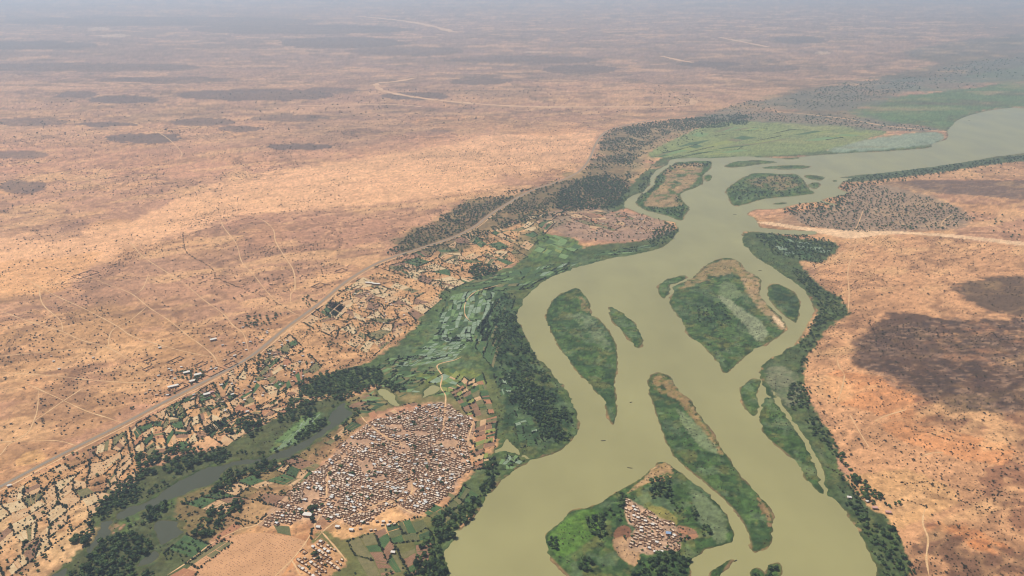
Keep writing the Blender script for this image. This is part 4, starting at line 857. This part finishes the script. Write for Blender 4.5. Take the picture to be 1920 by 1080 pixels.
DER = [([(1590,450),(1700,445),(1920,470),(1920,640),(1620,600),(1590,560),(1500,505)], 15, (1, 3.2), 26, (2, 4.4)), ([(1540,620),(1620,600),(1920,640),(1920,880),(1620,850),(1530,770),(1520,690)], 9.5, (.7, 2.6), 20, (2, 4.2)), ([(1570,830),(1920,860),(1920,1100),(1700,1100),(1660,960)], 8.5, (.7, 2.5), 18, (1.8, 4))]
for i, (P_, s1, r1, s2, r2) in enumerate(DER):
    S(P_, s1 * .6, (r1[0] * .8, r1[1] * .85), 0, keep=.65, ridged=.30, clump=(s1 * 9, .42), seed=300 + i); S(P_, s1 * 1.7, r1, 1, keep=.35, clump=(s1 * 8, .47), seed=320 + i); scat(P_, s2, r2, 1, .4, (s2 * 5, .45), seed=340 + i)
# dark bush lines: gully, field edges, drainage on the right bank
rl = random.Random(5)
BARS = []
for bx, by, n, dx, dy, L0 in ((325,428,7,9,-3.4,60),(170,512,5,10,-4,70),(300,455,4,14,-4,60),(250,470,4,-12,5,70),(430,420,4,16,-5,50),(860,300,4,14,-5,40),(110,530,5,8,-3,40)):
    for q in range(n):
        x_, y_ = bx + dx * q * rl.uniform(.8, 1.2), by + dy * q + rl.uniform(-2, 2); BARS.append([[(x_, y_), (x_ + L0 * rl.uniform(.5, 1), y_ - L0 * .2 * rl.uniform(.7, 1.2))], 3.2, (.7, 1.5)])
for L_, sp, rr in ([GULLY, 4, (1.2, 2.6)], [[(1700,800),(1750,815),(1800,830),(1920,850)], 4, (1, 2.4)], [[(1620,880),(1690,905),(1740,905),(1800,915),(1900,935)], 4, (1, 2.6)], [[(1560,880),(1620,915),(1690,935),(1740,950)], 3.5, (1.2, 2.8)],
   [[(1690,530),(1640,515),(1600,510)], 6, (1, 2.2)], [[(1560,490),(1545,470),(1590,455)], 5, (1.4, 2.6)], [[(1700,745),(1640,765),(1560,750)], 5, (1, 2.2)], [[(160,465),(250,475),(330,450)], 5, (.9, 1.8)], [[(330,425),(400,410),(470,405)], 6, (.9, 1.8)],
   [[(95,540),(160,523),(230,510)], 3, (.9, 1.6)], [[(330,433),(380,420),(410,415)], 5, (.9, 1.8)], [[(590,515),(640,490),(720,470)], 8, (1, 2)], [[(1740,905),(1790,930),(1830,950),(1920,960)], 4.5, (1, 2.4)], *BARS):
    L_ = smooth(GP(L_), n=10); seg = np.linalg.norm(np.diff(L_, axis=0), axis=1)
    for p, q, s_ in zip(L_[:-1], L_[1:], seg):
        for k in range(max(1, int(s_ / sp))):
            c_ = p + (q - p) * rl.random(); shrubs.append((c_[0] + rl.gauss(0, 1.6), c_[1] + rl.gauss(0, 1.6), rl.uniform(*rr), 0))
# ------------------------------------------------------------------ houses
def house_geo(w, d, h, roof):
    """outer wall with a parapet and a sunk roof slab (mud) or a low pitched sheet-metal roof"""
    hw, hd, t = w / 2, d / 2, .28
    if roof in ('mud', 'thatch'):
        V = [(-hw,-hd,0),(hw,-hd,0),(hw,hd,0),(-hw,hd,0),(-hw,-hd,h),(hw,-hd,h),(hw,hd,h),(-hw,hd,h),
             (-hw+t,-hd+t,h),(hw-t,-hd+t,h),(hw-t,hd-t,h),(-hw+t,hd-t,h),(-hw+t,-hd+t,h-.22),(hw-t,-hd+t,h-.22),(hw-t,hd-t,h-.22),(-hw+t,hd-t,h-.22)]
        F = []
        for k in range(4):
            n = (k + 1) % 4; F += [(k, n, n + 4, k + 4), (k + 4, n + 4, n + 8, k + 8), (k + 8, n + 8, n + 12, k + 12)]
        RV = [(-hw+t-.02,-hd+t-.02,h-.2),(hw-t+.02,-hd+t-.02,h-.2),(hw-t+.02,hd-t+.02,h-.2),(-hw+t-.02,hd-t+.02,h-.2)]; RV += [(x, y, z + .06) for x, y, z in RV]
        RF = [(4,5,6,7),(3,2,1,0)] + [(k, (k + 1) % 4, (k + 1) % 4 + 4, k + 4) for k in range(4)]
    else:
        V = [(-hw,-hd,0),(hw,-hd,0),(hw,hd,0),(-hw,hd,0),(-hw,-hd,h),(hw,-hd,h),(hw,hd,h),(-hw,hd,h),(-hw,0,h+.5),(hw,0,h+.5)]
        F = [(0,1,5,4),(2,3,7,6),(1,2,6,9,5),(3,0,4,8,7)]
        e = .4; RV = [(-hw-e,-hd-e,h-.1),(hw+e,-hd-e,h-.1),(hw+e,0,h+.58),(-hw-e,0,h+.58),(hw+e,hd+e,h-.1),(-hw-e,hd+e,h-.1)]; RV += [(x, y, z + .07) for x, y, z in RV]
        RF = [(6,7,8,9),(9,8,10,11),(3,2,1,0),(5,4,2,3),(0,1,7,6),(4,5,11,10),(1,2,8,7),(2,4,10,8),(5,3,9,11),(3,0,6,9)]
    def box(x0, x1, y0, y1, z0, z1):
        v = [(x0,y0,z0),(x1,y0,z0),(x1,y1,z0),(x0,y1,z0),(x0,y0,z1),(x1,y0,z1),(x1,y1,z1),(x0,y1,z1)]
        return v, [(0,1,5,4),(1,2,6,5),(2,3,7,6),(3,0,4,7),(4,5,6,7),(3,2,1,0)]
    return (V, F), (RV, RF), box(-.5, .5, -hd - .06, -hd + .05, 0, 2), box(hw * .55 - .35, hw * .55 + .35, -hd - .05, -hd + .05, 1.1, 1.9)
HK = [(3.2,2.9,2.2,'mud'),(4.0,3.0,2.3,'mud'),(4.7,3.2,2.4,'mud'),(5.8,3.3,2.5,'mud'),(3.1,2.9,2.1,'thatch'),(4.2,3.3,2.5,'white'),(6.0,4.0,2.8,'white'),(5.0,3.6,2.6,'grey'),(7.4,3.8,2.7,'mud'),(13,7,3.6,'white'),(20,6.5,3.8,'white'),(7,5,3.2,'blue'),(8,4.4,3.0,'red')]
RM = dict(mud=M['mudroof'], thatch=M['thatch'], white=M['whiteroof'], grey=M['greyroof'], blue=M['blueroof'], red=M['redroof'])
RN = dict(mud='mud roof', thatch='straw roof', white='white roof', grey='grey roof', blue='blue roof', red='pink roof')
HM = []; HJ = []
for w, d, h, rf in HK:
    a_, b_, c_, e_ = house_geo(w, d, h, rf)
    HM.append((mk('wall', *a_, [M['mudwall']]), mk('roof', *b_, [RM[rf]]), mk('door', *c_, [M['door']]), mk('window', *e_, [M['door']])))
    HJ.append(joined('far_house', HM[-1][0], HM[-1][1]))
houses = []        # x, y, turn, kind
def blocked(x, y, others=True):
    x = np.asarray(x); y = np.asarray(y); k = np.zeros(x.shape, bool)
    for t in tracksW: 
        if abs(t[:, 1].mean() - y.mean()) < 2500: k |= pdist(t, x, y) < 4.0
    k |= pdist(roadW, x, y) < 14
    k |= WDat(x, y) > -7
    return k
def settle(P, ang, du, dv, keep, kinds, seed, jit=1.3, wav=.35, holes=()):
    r = np.random.default_rng(seed); c0 = P.mean(0); Rr = np.abs(P - c0).max() * 1.5
    u, v = np.meshgrid(np.arange(-Rr, Rr, du), np.arange(-Rr, Rr, dv)); u = u.ravel() + (np.round(v.ravel() / dv) % 2) * du * .4 + (r.random(u.size) - .5) * jit * 2; v = v.ravel() + (r.random(v.size) - .5) * jit
    v = v + 9 * (fbm(u, v, 60, seed, 2) - .5) * 2 * wav * 2
    x = c0[0] + u * math.cos(ang) - v * math.sin(ang); y = c0[1] + u * math.sin(ang) + v * math.cos(ang)
    k = (sdf(P, x, y, 5) > 1.5) & (r.random(x.size) < keep) & (fbm(x, y, 28, seed + 3, 2) > .27); x, y = x[k], y[k]
    for h_ in holes: k = sdf(GP(h_), x, y, 5) < 1; x, y = x[k], y[k]
    k = ~blocked(x, y); x, y = x[k], y[k]
    tw = ang + (fbm(x, y, 70, seed + 1, 2) - .5) * 2 * wav * 1.6 + r.normal(0, .10, x.size)
    for a_, b_, t_ in zip(x, y, tw): houses.append((a_, b_, t_, int(r.choice(kinds))))
MAINK = [0,0,1,1,0,2,2,0,4,4,4,0,1,7,1,2,0,4,3,0,1,5]
settle(villW, ANG, 5.9, 5.3, .9, MAINK, 11, wav=.75, jit=1.9, holes=[[(568,918),(600,922),(600,938),(572,940)], [(700,908),(690,914),(668,911),(672,904)]])
settle(hamW, math.atan2(*(np.array(G(645, 1072)) - np.array(G(580, 1030)))[::-1]), 7.6, 7.8, .8, [1,2,2,5,1,0,8], 12, .9, .1, holes=[[(612,1038),(632,1030),(648,1042),(628,1056)]])
settle(isvW, math.atan2(*(np.array(G(1262, 988)) - np.array(G(1180, 950)))[::-1]), 7.0, 6.0, .88, [1,2,2,1,1,3,0,4,4,2,5], 13, 2.0, .8)
n_near = len(houses)
settle(smooth(GP([(1040,408),(1110,396),(1190,406),(1240,425),(1200,440),(1110,440),(1060,430)]), n=3, closed=True), .1, 16, 15, .5, MAINK, 14, 6)
settle(smooth(GP([(1500,412),(1560,400),(1620,375),(1680,372),(1760,395),(1790,422),(1640,432),(1530,428)]), n=3, closed=True), .2, 21, 17, .55, MAINK, 15, 6)
settle(smooth(GP([(440,600),(560,630),(520,670),(440,720),(330,760),(250,770),(300,700),(360,660)]), n=3, closed=True), .5, 15, 13, .3, [1,2,3,5,7,4,2], 16, 5)
settle(smooth(GP([(400,740),(470,700),(560,660),(600,690),(500,740),(430,770)]), n=3, closed=True), .5, 15, 13, .3, [1,2,3,5,7,4,2], 17, 5)
settle(smooth(GP([(640,560),(700,545),(770,600),(740,625),(680,610)]), n=3, closed=True), .4, 18, 15, .35, [1,2,3,5,4], 18, 6)
settle(smooth(GP([(60,670),(200,640),(260,680),(130,720),(60,740),(20,700)]), n=3, closed=True), .3, 42, 36, .35, [0,1,4,5], 19, 10)
settle(smooth(GP([(640,985),(700,970),(780,985),(700,1000)]), n=3, closed=True), .2, 11, 10, .4, [1,2,5], 20, 3)
settle(smooth(GP([(1600,930),(1640,940),(1680,965),(1630,965)]), n=3, closed=True), .3, 16, 14, .45, [1,2,5,7], 21, 3)
settle(smooth(GP([(1180,250),(1260,240),(1290,252),(1220,270)]), n=3, closed=True), .2, 40, 34, .4, MAINK, 22, 8)
BIG = [(577,967,9),(597,990,6),(633,989,6),(362,716,9),(371,704,9),(350,700,9),(405,692,6),(388,741,9),(397,737,12),(440,668,6),(464,773,6),(325,726,10),(706,534,10),(693,532,10),(436,741,6),(659,995,6),(1239,1036,6),(1202,1034,9),(1228,1036,5),(1253,1002,11),(737,1037,6),(1592,934,6),(1665,962,12),(1640,954,12),(300,653,6),(400,638,9),(18,912,6),(423,771,5),(505,665,6),(415,723,6)]
for px_, py_, k in BIG:
    x, y = G(px_, py_)
    houses[:] = [h for h in houses if math.hypot(h[0] - x, h[1] - y) > 5 + HK[k][0] * .55]
    houses.append((x, y, ANG + (.9 if px_ < 560 else .2), k))
vt = np.array(vtrees)
houses = [h for h in houses if (np.hypot(vt[:, 0] - h[0], vt[:, 1] - h[1]) > vt[:, 2] * .7 + 1.2).all()]
hx = np.array([h[:2] for h in houses])
# trees and scrub give way to houses
def off_houses(L, lim=3.2, rs=.35):
    a_ = np.array(L); keep = np.ones(len(a_), bool); cellsz = 12.0
    grid = {}
    for i, (x, y) in enumerate(hx): grid.setdefault((int(x // cellsz), int(y // cellsz)), []).append(i)
    for i in range(len(a_)):
        cx, cy_ = int(a_[i, 0] // cellsz), int(a_[i, 1] // cellsz)
        for dx in (-1, 0, 1):
            for dy in (-1, 0, 1):
                for j in grid.get((cx + dx, cy_ + dy), ()):
                    if (hx[j, 0] - a_[i, 0]) ** 2 + (hx[j, 1] - a_[i, 1]) ** 2 < (lim + a_[i, 2] * rs) ** 2: keep[i] = False
    return [tuple(q) for q in a_[keep]]
trees = off_houses(trees) + vtrees; shrubs = off_houses(shrubs, 3.5)

# ------------------------------------------------------------------ labels: nearest landmark, then order from the left of the photo
LM = {
 'on the village island':(1220,1000), 'in the western clump of the village island':(1116,985), 'in the near wood of the village island':(1240,1062), 'in the upper grove of the village island':(1240,915), 'on the eastern shore of the village island':(1325,990), 'at the western tip of the village island':(1042,1020), 'in the lower corner of the village island':(1098,1068),
 'on the bushy islet by the lower edge':(1417,1080), 'on the round islet by the lower edge':(1452,1074), 'in the bank wood below the big village':(800,1050), 'in the bank wood beside the wide reach':(850,985), 'in the bank wood east of the big village':(912,905),
 'in the gardens at the lower edge':(700,1070), 'in the small hamlet beyond the bare field':(610,1050), 'beside the white-roofed village hall':(577,965), 'in the lower lanes of the big village':(690,930), 'in the western lanes of the big village':(570,930), 'in the middle of the big village':(740,870), 'in the upper lanes of the big village':(800,800), 'on the eastern edge of the big village':(870,850),
 'in the wood south of the ponds':(220,1060), 'in the thicket between the ponds':(270,1000), 'in the thicket at the foot of the backwater':(150,1000), 'in the thicket on the lower backwater bank':(215,940), 'in the round grove north of the backwater':(275,872), 'in the long grove north of the backwater':(350,860), 'in the tree line south of the backwater':(410,970), 'in the curved grove south of the backwater':(460,890), 'in the grove above the pale paddies':(555,770), 'in the grove beside the head of the backwater':(600,810), 'in the wood above the head of the backwater':(640,720), 'in the orchard south of the ponds':(347,1030),
 'among the pale hedged fields in the lower corner':(70,1000), 'among the hedged fields below the road':(160,900), 'among the fields midway along the road':(350,790), 'among the plots below the roadside hamlet':(500,720), 'among the hedged plots beyond the hamlet':(680,600), 'in the dark compound beside the road':(365,706), 'on the dry plain above the road':(170,740), 'on the plain beside the crossing tracks':(90,790), 'on the plain at the edge of the photo':(30,710), 'on the plain next to the pale sand pit':(60,860), 'on the plain among the scattered huts':(220,680), 'on the upper orange slope, higher part':(1880,780), 'on the bushy gully, far end':(1870,930), 'on the dry plain by the roadside hamlet':(300,680),
 'in the wooded bend, lower part':(1040,800), 'in the wooded bend, middle part':(1000,740), 'in the wooded bend, upper part':(950,640), 'in the far-bank green belt, lower part':(1670,1040), 'in the far-bank green belt, by the pink roofs':(1620,940), 'in the far-bank green belt, middle part':(1560,850), 'in the far-bank green belt, by the marsh':(1500,740), 'on the orange slope across the river':(1700,870), 'on the upper orange slope across the river':(1840,830), 'on the bushy gully across the river':(1790,940), 'on the dark gravel across the river':(1840,1050), 'on the lower track across the river':(1730,1030), 'on the sandy slope behind the pink roofs':(1690,960), 'on the pale slope across the river':(1640,800), 'on the dry land behind the green belt':(1620,700), 'between the gardens and the village lanes':(745,975), 'beside the track along the bare field':(420,1040), 'on the diamond-shaped island':(1350,590), 'on the long narrow island':(1330,850)}
LMK = list(LM); LMP = np.array([LM[k] for k in LMK], float)
ORD = ['leftmost','second','third','fourth','fifth','sixth','seventh','eighth','ninth','tenth','eleventh','twelfth','thirteenth','fourteenth','fifteenth','sixteenth','seventeenth','eighteenth','nineteenth','twentieth']
def label_all(objs, noun, plural):
    """objs: (object, px, py, look); names each by its landmark and its order from the left there"""
    by = {}
    for o, px_, py_, look in objs:
        k = int(np.argmin(((LMP - (px_, py_)) ** 2).sum(1))); by.setdefault((k, look), []).append((px_, py_, o))
    for (k, look), L_ in by.items():
        L_.sort(key=lambda q: q[0]); n = len(L_)
        for i, (_, _, o) in enumerate(L_):
            if n == 1: o['label'] = ('%s %s %s' % (look, noun, LMK[k])).strip()
            elif i == 0: o['label'] = 'leftmost %s %s %s' % (look, noun, LMK[k])
            elif i == n - 1: o['label'] = 'rightmost %s %s %s' % (look, noun, LMK[k])
            elif i < len(ORD): o['label'] = '%s %s %s from left %s' % (ORD[i], look, noun, LMK[k])
            elif n - 1 - i < len(ORD): o['label'] = '%s %s %s from right %s' % (ORD[n - 1 - i], look, noun, LMK[k])
            else: o['label'] = '%s %s %s' % (look, noun, LMK[k])
def in_frame(x, y, m=4): 
    px_, py_ = PX(x, y); return (px_ > m) & (px_ < 1920 - m) & (py_ > m) & (py_ < 1080 - m)
def child(name, me_, parent):
    o = bpy.data.objects.new(name, me_); COL.objects.link(o); o.parent = parent; return o

# houses: the 300 that show largest are things, the rest one mass
H_ = np.array([(h[0], h[1], h[2], h[3]) for h in houses])
show = np.array([HK[int(k)][0] for k in H_[:, 3]]) / depth(H_[:, 0], H_[:, 1]) * in_frame(H_[:, 0], H_[:, 1])
order = np.argsort(-show); pick = set(order[:300].tolist()); lab = []
sizeword = lambda w: 'small' if w < 5 else 'long' if w > 7.4 else ''
for i in sorted(pick):
    x, y, t_, k = H_[i]; k = int(k)
    e = bpy.data.objects.new('house', None); COL.objects.link(e); e.location = (x, y, 0); e.rotation_euler = (0, 0, t_); e.empty_display_size = 1
    f_ = .94 + .12 * random.random(); e.scale = (f_, f_, .95 + .15 * random.random())
    for nm, q in zip(('wall', 'roof', 'door', 'window'), HM[k]): child(nm, q, e)
    e['category'] = 'house'; e['group'] = 'houses of the island village' if PX(x, y)[0] > 1100 and PX(x, y)[0] < 1400 else 'houses of the riverside village and its hamlets'
    lab.append((e, *PX(x, y), (sizeword(HK[k][0]) + ' ' + RN[HK[k][3]].replace(' roof', '-roofed').replace(' ', '-', 0)).strip()))
label_all(lab, 'house', 'houses')
rest = [i for i in range(len(H_)) if i not in pick]
stuff('far_houses', ('pale mud houses packed along the lanes of the villages', 'houses'), [(H_[i, 0], H_[i, 1], 1, 1, H_[i, 2], H_[i, 3]) for i in rest], HJ)
# courtyard walls between the houses
def wall_geo(w, d, h, t=.3, gate=True):
    V = []; F = []
    def seg(x0, y0, x1, y1):
        o = len(V); V.extend([(x0,y0,0),(x1,y0,0),(x1,y1,0),(x0,y1,0),(x0,y0,h),(x1,y0,h),(x1,y1,h),(x0,y1,h)])
        F.extend([[o + q for q in f] for f in ((0,1,5,4),(1,2,6,5),(2,3,7,6),(3,0,4,7),(4,5,6,7))])
    hw, hd = w / 2, d / 2
    seg(-hw, hd - t, hw, hd); seg(-hw, -hd + t, -hw + t, hd - t); seg(hw - t, -hd + t, hw, hd - t)
    if gate: seg(-hw, -hd, -1.2, -hd + t); seg(1.2, -hd, hw, -hd + t)
    else: seg(-hw, -hd, hw, -hd + t)
    return V, F
YW = [mk('yard_wall', *wall_geo(*q), [M['mudwall']]) for q in ((9, 8, 1.5), (11, 7, 1.4), (8, 6.5, 1.6))]
yw = []
for i in range(len(H_)):
    if i < n_near and random.random() < .42: yw.append((H_[i, 0] + random.gauss(0, 2), H_[i, 1] + random.gauss(0, 2), 1, 1, H_[i, 2], random.randrange(3)))
stuff('courtyard_walls', ('low mud courtyard walls between the village houses', 'walls'), yw, YW)
# walled compounds by the road, each a thing
CMP = [(439,664,26,20,'with a white house inside, beside the road junction'),(433,684,24,18,'lowest of the two above the roadside bend'),(376,684,24,16,'bare square above the dark tree compound'),(401,697,40,26,'with bare ground beside the dark tree compound'),(280,676,26,16,'empty one farthest out on the plain'),(329,676,34,16,'long one holding a row of sheds'),(335,727,36,20,'around the long white sheds above the road'),(390,739,32,20,'around the white and pink roofs below the road'),(435,742,26,20,'beside the brown field below the road'),(418,750,18,14,'small dark one left of the brown field'),(278,691,22,12,'small open one below the plain track'),(598,536,34,24,'beside the road at its upper straight'),(640,508,30,22,'round a single tree above the road'),(668,540,30,16,'below the road opposite the round enclosure'),(505,665,26,16,'on the lower roadside among dark trees'),(160,515,60,36,'of dark bars on the pale dune')]
roadang = math.atan2(*(np.array(G(400, 707)) - np.array(G(300, 758)))[::-1])
for px_, py_, w, d, txt in CMP:
    x, y = G(px_, py_)
    if pdist(roadW, np.array([x]), np.array([y]))[0] < 12 + d * .7: 
        pass
    V, Fc = wall_geo(w, d, 1.8, .6)
    o = mesh_obj('compound_wall', V, Fc, M['mudwall']); o.location = (x, y, 0); o.rotation_euler = (0, 0, roadang)
    tag(o, 'mud compound wall ' + txt, 'wall', 'walled compounds by the road')
# trees: 300 largest as things
Tt = np.array(trees); show = Tt[:, 2] / depth(Tt[:, 0], Tt[:, 1]) * in_frame(Tt[:, 0], Tt[:, 1])
order = np.argsort(-show); pick = order[:300]; lab = []
for i in pick:
    x, y, r_, k = Tt[i]; k = int(k); v = random.randrange(5)
    e = bpy.data.objects.new('tree' if k == 0 else 'acacia_tree', None); COL.objects.link(e); e.location = (x, y, 0); e.rotation_euler = (0, 0, random.random() * 6.28); e.scale = (r_, r_, r_ * random.uniform(.85, 1.2))
    child('crown', CR_TREE[v] if k == 0 else CR_ACAC[v % 3], e); child('trunk', TRUNK[v % 3], e)
    e['category'] = 'tree'; e['group'] = 'large trees along the river and its villages'
    lab.append((e, *PX(x, y), ('huge ' if r_ > 5.5 else 'large ' if r_ > 4.9 else 'round ') + ('green' if k == 0 else 'grey')))
label_all(lab, 'tree', 'trees')
m_ = np.ones(len(Tt), bool); m_[pick] = False
stuff('woodland', ('dark green trees massed along the banks and dotted over the plain', 'trees'), [(q[0], q[1], q[2], q[2] * random.uniform(.8, 1.15), random.random() * 6.28, random.randrange(4) if q[3] == 0 else 4 + random.randrange(2)) for q in Tt[m_]], LITE_TREE + LITE_ACAC)
# shrubs: 300 largest as things
Sh = np.array(shrubs); show = Sh[:, 2] / depth(Sh[:, 0], Sh[:, 1]) * in_frame(Sh[:, 0], Sh[:, 1])
pick = np.argsort(-show)[:300]; lab = []
for i in pick:
    x, y, r_, k = Sh[i]
    o = bpy.data.objects.new('shrub', (SHRUB if k == 0 else DRYB)[random.randrange(2)]); COL.objects.link(o); o.location = (x, y, 0); o.rotation_euler = (0, 0, random.random() * 6.28); o.scale = (r_, r_, r_ * random.uniform(.7, 1))
    o['category'] = 'shrub'; o['group'] = 'larger shrubs of the near ground'
    lab.append((o, *PX(x, y), 'olive green' if k == 0 else 'dry brown'))
label_all(lab, 'shrub', 'shrubs')
m_ = np.ones(len(Sh), bool); m_[pick] = False
stuff('scrub', ('small dark bushes sprinkled over sand, islands and banks', 'bushes'), [(q[0], q[1], q[2], q[2] * random.uniform(.6, 1), random.random() * 6.28, random.randrange(4) if q[3] == 0 else 4 + random.randrange(2)) for q in Sh[m_]], SHRUB + DRYB)
hp = np.array(hedge_pts); hk = (WDat(hp[:, 0], hp[:, 1]) < -3) & (pdist(roadW, hp[:, 0], hp[:, 1]) > 9); hp = hp[hk]
hp = np.array(off_houses([(a_, b_, c_, 0) for a_, b_, c_ in hp], 3.5))
stuff('hedges', ('dark hedges of thorn bush round the fields', 'hedge'), [(q[0], q[1], q[2], q[2] * random.uniform(.7, 1.1), random.random() * 6.28, random.randrange(3)) for q in hp], HEDGE)

# ------------------------------------------------------------------ dug-out boats on the river
def boat(px_, py_, ang, L_, label):
    x, y = G(px_, py_); e = bpy.data.objects.new('pirogue', None); COL.objects.link(e); e.location = (x, y, -.6); e.rotation_euler = (0, 0, ang)
    n = 11; V = []; Fc = []
    for i in range(n):
        s_ = -1 + 2 * i / (n - 1); w = .75 * (1 - abs(s_) ** 2.4) + .03; zz = .55 + .4 * s_ ** 4
        V += [(s_ * L_ / 2, -w, zz), (s_ * L_ / 2, -w * .55, -.15 + .45 * s_ ** 4), (s_ * L_ / 2, w * .55, -.15 + .45 * s_ ** 4), (s_ * L_ / 2, w, zz), (s_ * L_ / 2, w * .85, zz), (s_ * L_ / 2, w * .4, .05 + .45 * s_ ** 4), (s_ * L_ / 2, -w * .4, .05 + .45 * s_ ** 4), (s_ * L_ / 2, -w * .85, zz)]
    for i in range(n - 1):
        for k in range(8): q = (k + 1) % 8; Fc.append((i * 8 + k, i * 8 + q, i * 8 + 8 + q, i * 8 + 8 + k))
    mesh_obj('hull', V, Fc, M['hull'], e)
    for s_ in (-.25, .25): 
        V2 = [(s_ * L_ - .15, -.62, .42), (s_ * L_ + .15, -.62, .42), (s_ * L_ + .15, .62, .42), (s_ * L_ - .15, .62, .42)]; V2 += [(a_, b_, c_ + .05) for a_, b_, c_ in V2]
        mesh_obj('bench', V2, [(4,5,6,7),(3,2,1,0),(0,1,5,4),(1,2,6,5),(2,3,7,6),(3,0,4,7)], M['bark'], e)
    tag(e, label, 'boat', 'boats on the river')
boat(1131,826,.1,9,'dark boat off the wooded bend, below the leftmost island'); boat(1181,877,-.2,9,'dark boat between the wooded bend and the village island'); boat(1183,754,.4,6,'tiny boat between the leftmost island and the long island')
boat(1313,1037,.9,8,'dark boat off the eastern beach of the village island'); boat(1379,1051,.5,6,'tiny boat beside the thin sliver of an island'); boat(1425,507,.2,10,'boat in the narrow arm right of the diamond island')
boat(1378,402,.1,12,'boat off the mouth of the sandy tributary'); boat(1817,226,.6,22,'far boat moored off the upper green bank')

# ------------------------------------------------------------------ haze: one closed box of even air round everything
hx0, hx1, hy0, hy1 = X.min() - 500, X.max() + 500, -3000, Y.max() + 500
V = [(x, y, z) for z in (-5, CAM_H + 60) for x, y in ((hx0, hy0), (hx1, hy0), (hx1, hy1), (hx0, hy1))]
mh = bpy.data.materials.new('dusty_air'); mh.use_nodes = True; nt = mh.node_tree
nt.nodes.remove(nt.nodes['Principled BSDF'])
pv = nt.nodes.new('ShaderNodeVolumePrincipled'); pv.inputs['Density'].default_value = HAZE_DENSITY; pv.inputs['Color'].default_value = (*HAZE_COLOR, 1); pv.inputs['Anisotropy'].default_value = .2
nt.links.new(pv.outputs[0], nt.nodes['Material Output'].inputs['Volume'])
hz = mesh_obj('haze', V, [(3,2,1,0),(4,5,6,7),(0,1,5,4),(1,2,6,5),(2,3,7,6),(3,0,4,7)], mh); hz['kind'] = 'stuff'
hz['label'] = 'pale dusty haze over the whole plain'; hz['category'] = 'haze'
print('COUNTS houses', len(houses), 'trees', len(trees), 'shrubs', len(shrubs), 'hedge', len(hedge_pts))
